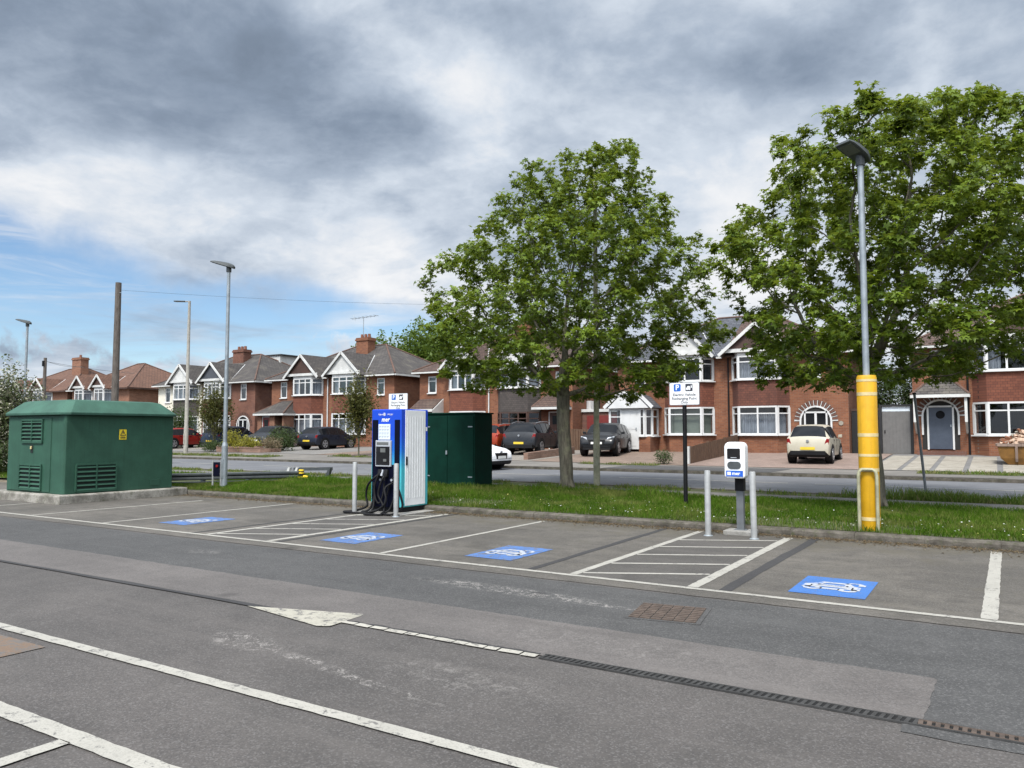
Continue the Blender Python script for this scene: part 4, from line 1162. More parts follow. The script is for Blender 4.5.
    for fy in (-.305, .315):
        for s in (1, -1):
            y = fy * L
            mb = MB(); mb.disc((s * (hw - .11), y, wr + .02), wr + .065, (1, 0, 0), .245, 24)
            mb.build('wheel_arch', MATS['car_trim'], rt)
            mb = MB(); mb.disc((s * (hw - .085), y, wr), wr, (1, 0, 0), .20, 24); w = mb.build('wheel', MATS['tyre_rubber'], rt, smooth=50, bevel=.02)
            mb = MB(); x = s * (hw + .017)
            mb.disc((x, y, wr), wr * .16, (1, 0, 0), .02, 12)
            for q in range(5):
                a = q * 2 * math.pi / 5 + .3
                for da in (-.16, .16): mb.bar((x, y, wr), (x, y + math.cos(a + da) * wr * .66, wr + math.sin(a + da) * wr * .66), .05, .014, up=(1, 0, 0))
            m = 20
            for q in range(m):
                a, b = 2 * math.pi * q / m, 2 * math.pi * (q + 1) / m
                mb.bar((x, y + math.cos(a) * wr * .68, wr + math.sin(a) * wr * .68), (x, y + math.cos(b) * wr * .68, wr + math.sin(b) * wr * .68), .03, .016, up=(1, 0, 0))
            mb.build('rim', MATS['wheel_alloy'], w)
    # ends
    zb = .95 * k if style == 'hatch' else 1.04 * k
    yr, yf = -.5 * L, .5 * L
    mb = MB()
    for s in (1, -1):
        b = MB(); b.prism([(s * hw * .74, yr + .022, zb - .24), (s * hw * .94, yr + .05, zb - .24), (s * hw * .965, yr + .062, zb - .02), (s * hw * .84, yr + .062, zb)], (0, .12, 0))
        b.build('tail_light', MATS['tail_red'], rt, bevel=.01)
        b = MB(); zf = (.72 if style == 'hatch' else .86) * k
        b.prism([(s * hw * .52, yf - .055, zf - .07), (s * hw * .90, yf - .19, zf - .03), (s * hw * .90, yf - .22, zf + .07), (s * hw * .58, yf - .08, zf + .03)], (0, -.1, 0.015))
        b.build('headlight', MATS['lamp_clear'], rt, bevel=.01)
        b = MB(); ym = .15 * L if style == 'hatch' else .13 * L
        b.prism([(s * hw * .97, ym, zb + .02), (s * hw * 1.16, ym - .02, zb + .02), (s * hw * 1.17, ym - .02, zb + .14), (s * hw * .99, ym, zb + .13)], (0, .10, 0)); b.build('door_mirror', P, rt, bevel=.02)
    mb.box(-hw * .80, hw * .80, yr - .012, yr + .05, .30 * k, .46 * k); mb.build('rear_bumper_trim', MATS['car_trim'], rt, bevel=.01)
    mb = MB(); zg = (.56 if style == 'hatch' else .66) * k
    mb.prism([(-hw * .46, yf - .01, zg + .12), (hw * .46, yf - .01, zg + .12), (hw * .40, yf + .012, zg - .10), (-hw * .40, yf + .012, zg - .10)], (0, -.05, 0))
    mb.box(-hw * .74, hw * .74, yf - .05, yf + .004, .27 * k, .38 * k); mb.build('grille', MATS['car_trim'], rt, bevel=.008)
    mb = MB(); mb.box(-.26, .26, yr - .025, yr - .013, .50 * k, .61 * k); mb.build('rear_plate', MATS['plate_yellow'], rt)
    mb = MB(); mb.box(-.26, .26, yf + .013, yf + .022, zg - .09, zg + .01); mb.build('front_plate', MATS['plate_white'], rt)
    for yy, zz in ((yr + .02, zb - .10), (yf - .02, zg + .16)): mb = MB(); mb.disc((0, yy, zz), .05, (0, 1, 0), .05, 12); mb.build('badge', MATS['wheel_alloy'], rt)
    if roofrail:
        for s in (1, -1): mb = MB(); mb.tube([(s * hw * .70, -.33 * L, 1.58 * k), (s * hw * .72, -.2 * L, 1.66 * k), (s * hw * .73, .04 * L, 1.665 * k), (s * hw * .71, .09 * L, 1.60 * k)], .02, 6); mb.build('roof_rail', MATS['wheel_alloy'], rt)
    rt.location = loc; rt.rotation_euler = (0, 0, rz)
    return rt
G = 'cars parked on the driveways'
def on(x, y): return (x, y, gz(x, y) + .02)
car('parked_car', 'cream_car_paint', 'hatch', 3.55, 1.58, 1.44, 'small cream hatchback parked nose in on the pink block drive', G, on(-6.14, 32.55), 0.03)
car('parked_car', 'black_car_paint', 'suv', 4.2, 1.74, 1.50, 'black car facing the road beside the white front porch', G, on(-16.05, 34.3), math.pi + .22)
car('parked_car', 'charcoal_car_paint', 'suv', 4.3, 1.78, 1.55, 'black estate style car seen from behind left of the maple trunk', G, on(-20.1, 34.3), .17, roofrail=True)
car('parked_car', 'orange_red_car_paint', 'suv', 4.1, 1.74, 1.46, 'orange red car half hidden by the dark green cabinet', G, on(-22.35, 34.6), .12, roofrail=True)
car('parked_car', 'navy_car_paint', 'hatch', 3.75, 1.62, 1.34, 'dark navy hatchback parked nose in under the cream gable', G, on(-35.0, 34.6), .06)
car('parked_car', 'charcoal_car_paint', 'hatch', 3.9, 1.66, 1.42, 'dark car facing out behind the golden garden shrubs', G, on(-39.9, 34.6), math.pi + .25)
car('parked_car', 'blue_car_paint', 'suv', 4.0, 1.70, 1.42, 'dark blue crossover parked nose in by the arched brick doorway', G, on(-42.6, 33.6), .1)
car('parked_car', 'red_car_paint', 'hatch', 3.8, 1.66, 1.34, 'dark red car just right of the green substation roof', G, on(-46.7, 32.6), .05)
car('moving_car', 'white_car_paint', 'hatch', 4.2, 1.76, 1.36, 'white car on the road with its nose past the dark green cabinet', None, (-17.6, 24.1, .205), -math.pi / 2)
# ------------------------------------------------------------------ trees and shrubs
def leaf_template(lobes=5):
    """one palmate leaf, base at the origin, pointing +y, unit length"""
    pts = [(0, 0, 0)]
    if lobes == 5:
        pr = [(-.10, .02, 0), (-.42, .10, -.05), (-.24, .30, .02), (-.52, .58, -.08), (-.17, .58, .03), (0, 1., -.10), (.17, .58, .03), (.52, .58, -.08), (.24, .30, .02), (.42, .10, -.05), (.10, .02, 0)]
        V = [(0, .32, .05)] + pr
        F = [(0, i, i + 1, i + 1) for i in range(1, 11)]
        F = [(0, i, i + 1, i + 2) for i in (1, 3, 5, 7, 9)]
        return np.array(V), np.array(F)
    V = [(0, 0, 0), (-.32, .45, .06), (0, 1, -.05), (.32, .45, .06)]
    return np.array(V), np.array([(0, 3, 2, 1)])
LT5 = leaf_template(5); LT1 = leaf_template(1)

def leaf_cloud(C, size, tmpl, droop=.35, tilt=.55, svar=.35, rng=RNG, tint=None, outward=None):
    """a leaf at every centre C (n,3)"""
    n = len(C); V0, F0 = tmpl
    az = rng.uniform(0, 2 * np.pi, n)
    if outward is not None:
        az = np.arctan2(outward[:, 1], outward[:, 0]) - np.pi / 2 + rng.normal(0, .9, n)
    pitch = -droop + rng.normal(0, tilt, n); roll = rng.normal(0, tilt * .9, n)
    s = size * (1 + rng.uniform(-svar, svar, n))
    ca, sa = np.cos(az), np.sin(az); cp, sp = np.cos(pitch), np.sin(pitch); cr, sr = np.cos(roll), np.sin(roll)
    X = V0[:, 0][None, :] * s[:, None]; Y = V0[:, 1][None, :] * s[:, None]; Zz = V0[:, 2][None, :] * s[:, None]
    x1 = X * cr[:, None] + Zz * sr[:, None]; z1 = -X * sr[:, None] + Zz * cr[:, None]
    y2 = Y * cp[:, None] - z1 * sp[:, None]; z2 = Y * sp[:, None] + z1 * cp[:, None]
    x3 = x1 * ca[:, None] - y2 * sa[:, None]; y3 = x1 * sa[:, None] + y2 * ca[:, None]
    V = np.stack([x3 + C[:, 0:1], y3 + C[:, 1:2], z2 + C[:, 2:3]], 2).reshape(-1, 3)
    F = (F0[None] + (np.arange(n) * len(V0))[:, None, None]).reshape(-1, F0.shape[1])
    t = np.repeat(tint if tint is not None else rng.random(n), len(F0))
    return V, F, t

def colonize(base, trunk, att, step=.16, reach=1.2, kill=.24, iters=140, rng=random):
    """space colonisation from a trunk polyline towards the attraction points"""
    P = [Vector(p) for p in trunk]; par = [-1] + list(range(len(trunk) - 1))
    att = [Vector(a) for a in att]
    for it in range(iters):
        kd = kdtree.KDTree(len(P))
        for i, p in enumerate(P): kd.insert(p, i)
        kd.balance()
        pull = {}; keep = []
        rr = reach if it > 12 else reach * 3
        for a in att:
            co, i, d = kd.find(a)
            if d < kill: continue
            keep.append(a)
            if d < rr or len(pull) == 0: pull.setdefault(i, Vector()); pull[i] += (a - co).normalized()
        att = keep
        if not att or not pull: break
        for i, v in pull.items():
            v = v.normalized() + Vector((rng.uniform(-.25, .25), rng.uniform(-.25, .25), rng.uniform(-.05, .38)))
            if par[i] >= 0: v += (P[i] - P[par[i]]).normalized() * .45
            P.append(P[i] + v.normalized() * step); par.append(i)
        if len(P) > 9000: break
    n = len(P); ch = [[] for _ in range(n)]
    for i in range(1, n): ch[par[i]].append(i)
    return P, par, ch

def limbs(P, par, ch, tip=.006, expo=2.35, base_r=None, sides=7):
    n = len(P); r = [0.] * n
    for i in range(n - 1, -1, -1):
        r[i] = tip if not ch[i] else sum(r[c] ** expo for c in ch[i]) ** (1 / expo)
    if base_r:
        k = base_r / r[0]
        r = [max(tip, x * (k if x > .05 else 1 + (k - 1) * max(0, (x - tip) / (.05 - tip)))) for x in r]
    mb = MB(); st = [(0, None)]
    while st:
        i, pre = st.pop()
        path = [i] if pre is None else [pre, i]
        while ch[i]:
            b = max(ch[i], key=lambda c: r[c])
            for c in ch[i]:
                if c != b: st.append((c, i))
            i = b; path.append(i)
        if len(path) < 2: continue
        rad = [r[q] for q in path]
        if pre is not None: rad[0] = min(rad[0], rad[1] * 1.15)
        k = sides if rad[0] > .03 else (5 if rad[0] > .012 else 3)
        mb.tube([P[q] for q in path], rad, k, cap=False)
    return mb, r

def maple(name, label, base, trunk_h, env, natt, nleaf, leaf, seed, lean=(0, 0), trunk_r=.155, base_y=0, rise=.35, per=38):
    """env(u, v) -> (x, y, z) or None picks points inside the crown"""
    rng = np.random.default_rng(seed); rnd = random.Random(seed)
    bx, by, bz = base
    rt = root(name, base, label, 'tree', 'maple trees on the grass verge')
    att = []
    while len(att) < natt:
        p = env(rng)
        if p is not None: att.append(p)
    # ragged outline: clumps of crown missing
    holes = [env(rng) for _ in range(int(per))]; holes = [Vector(h) for h in holes if h is not None]
    att = [a for a in att if all((Vector(a) - h).length > .40 for h in holes)]
    trunk = []; m = int(trunk_h / .18)
    for i in range(m + 1):
        t_ = i / m; trunk.append((bx + lean[0] * t_ + .02 * math.sin(t_ * 7), by + lean[1] * t_, bz - .1 + (trunk_h + .1) * t_))
    P, par, ch = colonize(base, trunk, att, rng=rnd)
    mb, r = limbs(P, par, ch, tip=.0045, base_r=trunk_r, sides=9)
    # root flare
    for k in range(6):
        a = k * math.pi / 3 + seed; mb.tube([(bx + math.cos(a) * trunk_r * .5, by + math.sin(a) * trunk_r * .5, bz + .38), (bx + math.cos(a) * trunk_r * .9, by + math.sin(a) * trunk_r * .9, bz + .1), (bx + math.cos(a) * trunk_r * 1.5, by + math.sin(a) * trunk_r * 1.5, bz - .05)], [.03, .06, .035], 6)
    mb.build('trunk', MATS['maple_bark'], rt, smooth=60)
    tips = [i for i in range(m + 3, len(P)) if r[i] < .012]
    tp = np.array([P[i] for i in tips]); w = np.array([1.6 if not ch[i] else .55 for i in tips]); w /= w.sum()
    pick = rng.choice(len(tips), nleaf, p=w)
    off = rng.normal(0, 1, (nleaf, 3)) * np.array([.085, .085, .06]); C = tp[pick] + off
    cc = rng.random(len(tips))                                   # every spray has a tone of its own
    hi = (C[:, 2] - tp[:, 2].min()) / (np.ptp(tp[:, 2]))
    tint = np.clip(.55 * cc[pick] + .30 * rng.random(nleaf) + .12 * hi, 0, 1)
    V, F, t = leaf_cloud(C, leaf, LT5, .36, .46, .5, rng, tint, C - np.array([bx, by, 0]))
    np_mesh('crown', V, F, MATS['maple_leaf'], rt, tint=t)
    return rt

def env_from_outline(cx, cy, prof, squash=1.0, shell=.55, wob=7):
    """prof: (z, left, right) = the crown's reach across the view at each height, measured from the trunk"""
    zs = [p[0] for p in prof]
    ux, uy = math.cos(R(32)), math.sin(R(32))                     # picture-right direction on the ground
    big = max(p[2] - p[1] for p in prof) / 2
    def f(rng):
        z = rng.uniform(zs[0], zs[-1])
        l = np.interp(z, zs, [p[1] for p in prof]); r = np.interp(z, zs, [p[2] for p in prof])
        c, rad = (l + r) / 2, (r - l) / 2
        if rng.random() > rad / big + .08: return None
        a = rng.uniform(0, 2 * np.pi); q = rng.random() ** (shell if rng.random() < .8 else 1.)
        lob = 1 + .09 * math.sin(3 * a + z * 1.9 + wob) + .08 * math.sin(5 * a - z * 2.7)
        u = c + math.cos(a) * rad * q * lob; v = math.sin(a) * min(rad, big) * squash * q * lob
        return (cx + u * ux - v * uy, cy + u * uy + v * ux, z)
    return f
e1 = env_from_outline(-9.0, 16.88, [(2.35, -.6, 1.9), (2.65, -2.4, 3.0), (3.2, -3.3, 3.45), (4.35, -3.55, 3.6), (5.6, -3.1, 3.6), (6.55, -2.45, 2.85), (7.5, -1.75, 2.5), (8.15, -.9, 2.3), (8.7, .8, 2.0)])
maple('maple_tree', 'bushy green maple behind the dark green cabinet, the left of two', (-8.98, 16.9, .2), 2.45, e1, 1700, 45000, .106, 5, (-.12, .05), .165, per=18)
e2 = env_from_outline(-1.97, 16.1, [(2.45, -1.7, 1.4), (2.75, -2.2, 2.6), (3.2, -2.5, 3.4), (4.1, -2.65, 3.7), (5.4, -2.7, 3.7), (6.4, -2.35, 3.5), (7.0, -2.1, 3.3), (7.4, -1.9, 3.1), (7.55, -.6, 3.0), (8.2, 1.5, 2.6)], wob=2)
maple('maple_tree', 'larger maple behind the yellow sleeved lamp post on the right', (-1.97, 16.1, .19), 2.3, e2, 1650, 42000, .112, 9, (-.10, -.04), .16)

def shrub(name, label, cat, c, rad, h, mat, n, leaf, seed, trunk=False, group=None, stem='maple_bark', lump=.18, blob=0., rise=0.):
    """rounded bush: stems and a volume of small leaves with a lumpy outline"""
    rng = np.random.default_rng(seed)
    rt = root(name, c, label, cat, group)
    d = rng.normal(0, 1, (n, 3)); d /= np.linalg.norm(d, axis=1)[:, None]
    q = rng.random(n) ** .45
    a = np.arctan2(d[:, 1], d[:, 0])
    l = 1 + lump * np.sin(3 * a + seed + 4 * d[:, 2]) + lump * .8 * np.sin(7 * a + 6 * d[:, 2] + seed * 2) + rng.normal(0, .05, n)
    C = d * (q * l)[:, None] * np.array([rad[0], rad[1], (h - rise) / 2]) + np.array([c[0], c[1], c[2] + rise + (h - rise) / 2])
    C[:, 2] = np.maximum(C[:, 2], c[2] + .03)
    cl = .5 + .5 * np.sin(C[:, 0] * 9 / max(rad[0], .5) + seed) * np.cos(C[:, 2] * 8 / max(h, .5) + C[:, 1] * 5)
    tint = np.clip(.45 * cl + .45 * rng.random(n), 0, 1)
    if blob: tint = np.where(rng.random(n) < blob, 1., tint * .6)
    V, F, t = leaf_cloud(C, leaf, LT1, .2, .6, .4, rng, tint)
    np_mesh('crown' if trunk else 'foliage', V, F, MATS[mat], rt, tint=t)
    mb = MB()
    if trunk:
        mb.tube([(c[0], c[1], c[2] - .05), (c[0] + .02, c[1], c[2] + h * .45), (c[0], c[1], c[2] + h * .8)], [max(.02, h * .011), h * .008, h * .004], 7)
    for k in range(9):
        b = k * .7; mb.tube([(c[0], c[1], c[2] + (rise * .7 if trunk else 0)), (c[0] + math.cos(b) * rad[0] * .35, c[1] + math.sin(b) * rad[1] * .35, c[2] + rise + (h - rise) * .45), (c[0] + math.cos(b) * rad[0] * .7, c[1] + math.sin(b) * rad[1] * .7, c[2] + rise + (h - rise) * .75)], [h * .006 + .006, h * .004 + .004, .004], 5)
    mb.build('trunk' if trunk else 'stems', MATS[stem], rt)
    return rt
# far-side garden shrubs, in front of the brown-gabled house
shrub('garden_shrub', 'tall golden shrub at the left end of the stone planter', 'shrub', (-38.0, 29.9, .42), (.55, .5), 1.35, 'gold_leaf', 1500, .09, 1, group='shrubs in the stone planter')
shrub('garden_shrub', 'low spreading golden green shrub in the middle of the stone planter', 'shrub', (-36.6, 29.9, .42), (1.0, .6), 1.0, 'gold_leaf', 2200, .08, 2, group='shrubs in the stone planter')
shrub('garden_shrub', 'bronze coloured low shrub at the right end of the stone planter', 'shrub', (-34.9, 30.1, .42), (.75, .55), .95, 'bronze_leaf', 1700, .07, 3, group='shrubs in the stone planter')
shrub('garden_shrub', 'dark green round bush beside the navy hatchback', 'shrub', (-35.7, 31.6, .45), (1.1, .8), 1.45, 'hedge_leaf', 2800, .09, 4, group='shrubs in the stone planter')
shrub('garden_shrub', 'dark low shrub at the foot of the tall grey lamp post', 'shrub', (-39.4, 29.6, .40), (.9, .6), .75, 'hedge_leaf', 1400, .08, 14)
shrub('garden_shrub', 'small grey green bush beside the white post of the wooden fence', 'shrub', (-11.35, 29.6, .30), (.42, .38), .62, 'hedge_leaf', 1000, .055, 5)
shrub('garden_tree', 'young open tree in front of the dark grey gable', 'tree', (-41.7, 31.4, .46), (1.15, 1.0), 4.0, 'sapling_leaf', 6000, .12, 6, True, rise=1.0, lump=.3)
shrub('garden_shrub', 'tall leafy bush in front of the cream rendered house', 'shrub', (-48.1, 33.6, .5), (1.3, 1.1), 3.0, 'hedge_leaf', 4200, .11, 7, rise=.2, lump=.28)
shrub('garden_shrub', 'broad green bush left of the tan street lamp', 'shrub', (-50.6, 33.4, .5), (1.7, 1.1), 2.7, 'hedge_leaf', 4200, .12, 8, lump=.28)
shrub('street_sapling', 'thin staked sapling with olive leaves left of the rapid charger', 'tree', (-27.1, 28.9, .36), (.88, .85), 3.85, 'sapling_leaf', 6000, .115, 9, True, rise=1.05, lump=.34)
shrub('hawthorn_bush', 'white flowering hawthorn bush at the far left edge', 'bush', (-30.85, 13.95, .15), (1.55, 1.4), 3.7, 'blossom_leaf', 26000, .10, 10, blob=.22, lump=.2)
shrub('bramble_bush', 'small untidy bush below the hawthorn at the left edge', 'bush', (-29.6, 13.2, .13), (.9, .8), 1.3, 'hedge_leaf', 2600, .07, 11)
# trees behind the roofs
G = 'trees rising behind the roofs'
for i, (x, y, h, r, lb) in enumerate(((-50.6, 57, 9.9, 3.0, 'green tree top directly behind the cream gabled house chimney'), (-46.3, 58, 11.2, 3.4, 'tallest light green tree behind the hipped grey roof'),
        (-42.0, 57, 11.2, 3.4, 'dense green tree between the grey roof and the left maple'), (-37.6, 58, 10.8, 3.4, 'green tree behind the maple crown and the white bay house'), (-33.0, 58, 11., 3.4, 'dark tree farthest right behind the roofs'))):
    shrub('background_tree', lb, 'tree', (x, y, .6), (r, r * .9), h, 'far_leaf', 14000, .30, 20 + i, True, group=G, rise=3.0, lump=.22)
for i, (x, y, h, lb) in enumerate(((-5.0, 44., 4.6, 'leafy bush behind the grey garden gate'), (-3.9, 46., 5.2, 'tall green bush rising over the grey garden gate'))):
    shrub('garden_shrub', lb, 'shrub', (x, y, .6), (.9, 1.2), h, 'hedge_leaf', 5000, .12, 40 + i, rise=.2, lump=.25)
mb = MB()
mb.prism([(-38.7, 29.35, .3), (-34.9, 29.35, .3), (-34.3, 30.3, .3), (-34.5, 30.4, .3), (-35., 29.6, .3), (-38.7, 29.6, .3)], (0, 0, .38))
for i in range(16): mb.box(-38.7 + i * .236, -38.7 + i * .236 + .22, 29.33, 29.62, .68, .68 + random.uniform(.02, .12))
o = mb.build('stone_planter', MATS['garden_wall'], loc=(-36.3, 29.5, .4)); tag(o, 'low rough stone planter wall under the golden shrubs', 'planter')
# ------------------------------------------------------------------ green substation kiosk
sx0, sx1, sy0, sy1, sz0, sz1 = -20.25, -17.72, 9.45, 12.17, .2, 1.98
sub = root('substation_kiosk', (-19, 10.8, 0), 'big green substation kiosk with hipped lid on a concrete plinth', 'substation')
mb = MB(); mb.box(-20.65, -17.5, 9.25, 12.45, -.02, .2); mb.build('plinth', MATS['plinth_concrete'], sub, bevel=.03)
mb = MB(); c = .035
o8 = [(sx0 + c, sy0), (sx1 - c, sy0), (sx1, sy0 + c), (sx1, sy1 - c), (sx1 - c, sy1), (sx0 + c, sy1), (sx0, sy1 - c), (sx0, sy0 + c)]
mb.prism([(x, y, sz0) for x, y in o8], (0, 0, sz1 - sz0))
mb.box(sx0 + .10, sx1 - .55, sy0 - .018, sy0 + .01, sz0 + .03, sz1 - .05); mb.build('body', MATS['substation_green'], sub, bevel=.012)
def ring(k, z, ch):  # chamfered rectangle grown by k
    x0, x1, y0, y1 = sx0 - k, sx1 + k, sy0 - k, sy1 + k
    return [(x0 + ch, y0, z), (x1 - ch, y0, z), (x1, y0 + ch, z), (x1, y1 - ch, z), (x1 - ch, y1, z), (x0 + ch, y1, z), (x0, y1 - ch, z), (x0, y0 + ch, z)]
mb = MB(); L = [ring(.01, 1.985, .1), ring(.10, 1.985, .17), ring(.105, 2.045, .17), ring(.085, 2.06, .17), ring(-.20, 2.32, .12), ring(-.34, 2.35, .10)]
V = [p for r in L for p in r]; F = []
for i in range(len(L) - 1):
    for j in range(8): F.append((i * 8 + j, i * 8 + (j + 1) % 8, (i + 1) * 8 + (j + 1) % 8, (i + 1) * 8 + j))
F.append(tuple(range(40, 48))); F.append(tuple(range(7, -1, -1)))
mb.add(V, F); mb.build('lid', MATS['substation_roof_green'], sub, bevel=.012)
def louvre(x0, x1, z0, z1, n, face):
    """two columns of slanted blades in a frame; face 'y' looks to -Y, 'x' to +X"""
    def P(u, d, z): return (u, sy0 - .018 - d, z) if face == 'y' else (sx1 + d, u, z)
    mb = MB()
    mid = (x0 + x1) / 2
    h = (z1 - z0) / n
    bk = MB(); bk.prism([P(x0, .002, z0), P(x1, .002, z0), P(x1, .002, z1), P(x0, .002, z1)], Vector(P(0, .004, 0)) - Vector(P(0, .002, 0)))
    for a, b in ((x0, mid - .012), (mid + .012, x1)):
        for i in range(n):
            z = z0 + i * h
            mb.add([P(a, .008, z + h * .62), P(b, .008, z + h * .62), P(b, .04, z + h * .30), P(a, .04, z + h * .30), P(a, .008, z + h * .50), P(b, .008, z + h * .50), P(b, .04, z + h * .18), P(a, .04, z + h * .18)],
                   [(0, 1, 2, 3), (4, 7, 6, 5), (0, 4, 5, 1), (3, 2, 6, 7), (0, 3, 7, 4), (1, 5, 6, 2)])
    for u in (x0, mid, x1): mb.bar(P(u, .02, z0), P(u, .02, z1), .03, .04, up=(P(0, 1, 0)[0] - P(0, 0, 0)[0], P(0, 1, 0)[1] - P(0, 0, 0)[1], 0))
    for z in (z0, z1): mb.bar(P(x0, .02, z), P(x1, .02, z), .03, .04, up=(0, 0, 1))
    f = mb.build('louvre', MATS['substation_green'], sub); bk.build('louvre_opening', MATS['louvre_dark'], f)
louvre(-19.52, -18.60, 1.36, 1.88, 6, 'y'); louvre(-19.56, -18.60, .27, .84, 6, 'y'); louvre(9.72, 10.66, .25, .86, 6, 'x')
mb = MB(); mb.box(-19.12, -19.02, sy0 - .03, sy0 - .016, 1.12, 1.30); mb.build('lock_plate', MATS['louvre_dark'], sub)
mb = MB(); mb.box(-19.09, -19.04, sy0 - .06, sy0 - .03, 1.20, 1.27); mb.build('padlock', MATS['sleeve_band'], sub, bevel=.008)
mb = MB(); mb.box(sx1 + .001, sx1 + .006, 10.72, 10.90, 1.42, 1.66); ws = mb.build('warning_sign', MATS['sign_yellow'], sub)
mb = MB(); xx = sx1 + .009
for p, q in (((10.745, 1.52), (10.81, 1.64)), ((10.81, 1.64), (10.875, 1.52)), ((10.745, 1.52), (10.875, 1.52))): mb.bar((xx, *p), (xx, *q), .014, .004, up=(1, 0, 0))
mb.prism([(xx, 10.82, 1.615), (xx, 10.79, 1.57), (xx, 10.81, 1.57), (xx, 10.80, 1.535), (xx, 10.835, 1.585), (xx, 10.815, 1.585)], (.002, 0, 0)); mb.box(xx - .002, xx + .001, 10.74, 10.88, 1.45, 1.465); mb.box(xx - .002, xx + .001, 10.75, 10.87, 1.475, 1.488)
mb.build('lightning_symbol', MATS['text_dark'], ws)
mb = MB(); mb.box(sx1 + .001, sx1 + .012, 11.55, 11.80, .28, .44); mb.build('access_plate', MATS['substation_green'], sub, bevel=.004)

# ------------------------------------------------------------------ lamp posts
def lamp_post(name, label, base, H, rz, r0=.055, r1=.045, mat='galvanised', door=True, low=1.1, head=.62, tilt=.30):
    rt = root(name, base, label, 'lamp post', None)
    x, y, z = base
    mb = MB(); mb.cyl(x, y, z - .1, z + low, r0 * 1.45, r0 * 1.45, 16); mb.tube([(x, y, z + low), (x, y, z + low + .1)], [r0 * 1.45, r0], 16); mb.tube([(x, y, z + low + .1), (x, y, H)], [r0, r1], 14)
    mb.build('post', MATS[mat], rt, smooth=40)
    if door:
        mb = MB(); mb.box(x - .045, x + .045, y - r0 * 1.45 - .008, y - r0, z + .25, z + .75); mb.build('service_door', MATS[mat], rt, bevel=.004)
    d = Vector((math.cos(rz), math.sin(rz), 0)); s = Vector((-d.y, d.x, 0)); up = Vector((0, 0, 1))
    d2 = (d * math.cos(tilt) + up * math.sin(tilt)); n2 = (up * math.cos(tilt) - d * math.sin(tilt))
    o = Vector((x, y, H)) - d2 * .10
    # tapered flat head: rounded neck end, wide chamfered nose
    prof = [(-.06, .06, .05), (.0, .10, .085), (.10, .145, .10), (.30, .165, .085), (head - .08, .165, .055), (head, .14, .03)]
    V, F = [], []
    for u, w, t_ in prof:
        for a, b in ((-w, 0), (-w * .9, t_ * .7), (-w * .5, t_), (w * .5, t_), (w * .9, t_ * .7), (w, 0), (w * .9, -.012), (-w * .9, -.012)):
            V.append(o + d2 * u + s * a + n2 * b)
    for i in range(len(prof) - 1):
        for j in range(8): F.append((i * 8 + j, i * 8 + (j + 1) % 8, (i + 1) * 8 + (j + 1) % 8, (i + 1) * 8 + j))
    F += [tuple(range(7, -1, -1)), tuple(range(len(V) - 8, len(V)))]
    mb = MB(); mb.add(V, F); hd = mb.build('lamp_head', MATS['lamp_head_grey'], rt, smooth=35)
    mb = MB(); a, b = .22, head - .05
    mb.prism([o + d2 * a - s * .12 - n2 * .018, o + d2 * b - s * .12 - n2 * .018, o + d2 * b + s * .12 - n2 * .018, o + d2 * a + s * .12 - n2 * .018], n2 * .008); mb.build('lens', MATS['lamp_lens'], hd)
    mb = MB(); mb.tube([(x, y, H - .14), (x, y, H + .02)], r1 * 1.5, 12); mb.build('bracket', MATS['lamp_head_grey'], rt)
    return rt
lamp_post('lamp_post', 'grey galvanised lamp post standing on the grass beside the green substation', (-17.45, 13.5, .13), 6.05, R(196))
lamp_post('lamp_post', 'distant grey lamp post at the left edge behind the substation', (-33.9, 16.4, .2), 6.10, R(196))
yl = lamp_post('lamp_post', 'tall lamp post with padded yellow sleeve round its foot', (-1.665, 12.86, .13), 5.86, R(236), .05, .045, door=False, low=.3, head=.50, tilt=.42)
x, y = -1.665, 12.86
mb = MB(); mb.tube([(x, y, .12), (x, y, .14), (x, y, 2.42), (x, y, 2.46), (x, y, 2.465)], [.134, .143, .143, .13, .05], 20); sl = mb.build('yellow_sleeve', MATS['sleeve_yellow'], yl, smooth=40)
for zz, hh in ((2.38, .018), (2.175, .026), (1.555, .026), (1.25, .02), (1.03, .026), (.30, .026)):
    mb = MB(); mb.tube([(x, y, zz - hh), (x, y, zz + hh)], .146, 20); mb.build('reflective_band', MATS['sleeve_band'], sl, smooth=40)
mb = MB()
hx = [(x + a + .0, y - .175, b) for a, b in ((-.125, .10), (-.125, .95), (-.11, 1.01), (-.07, 1.04), (.07, 1.04), (.11, 1.01), (.125, .95), (.125, .10))]
mb.tube(hx, .026, 10); o = mb.build('hoop_guard', MATS['hoop_steel'], loc=(x, y - .17, .12), smooth=50)
tag(o, 'galvanised steel hoop guard in front of the yellow sleeved lamp post', 'hoop guard')
# street lamps with a bracket arm
def street_lamp(label, base, H, mat, rz, r0, r1, arm, headlen=.7, tilt=.06):
    rt = root('street_lamp', base, label, 'street lamp'); x, y, z = base
    mb = MB(); mb.tube([(x, y, z - .1), (x, y, z + 1.5), (x, y, z + 1.55), (x, y, H)], [r0, r0, r0 * .86, r1], 14); mb.build('column', MATS[mat], rt, smooth=40)
    d = Vector((math.cos(rz), math.sin(rz), tilt)).normalized()
    o = Vector((x, y, H - .03))
    mb = MB(); mb.tube([o, o + d * arm], .035, 8); mb.build('arm', MATS[mat], rt)
    mb = MB(); mb.bar(o + d * arm * .8, o + d * (arm + headlen), .24, .075); mb.build('lamp_head', MATS['lamp_head_grey'], rt, bevel=.035)
    mb = MB(); mb.box(x - .05, x + .05, y - r0 - .012, y - r0 + .02, z + .5, z + 1.1); mb.build('service_door', MATS[mat], rt)
    return rt
street_lamp('tall tan street lamp on the far pavement in front of the cream house', (-40.35, 28.5, .40), 9.35, 'tan_column', R(196), .13, .075, .35)
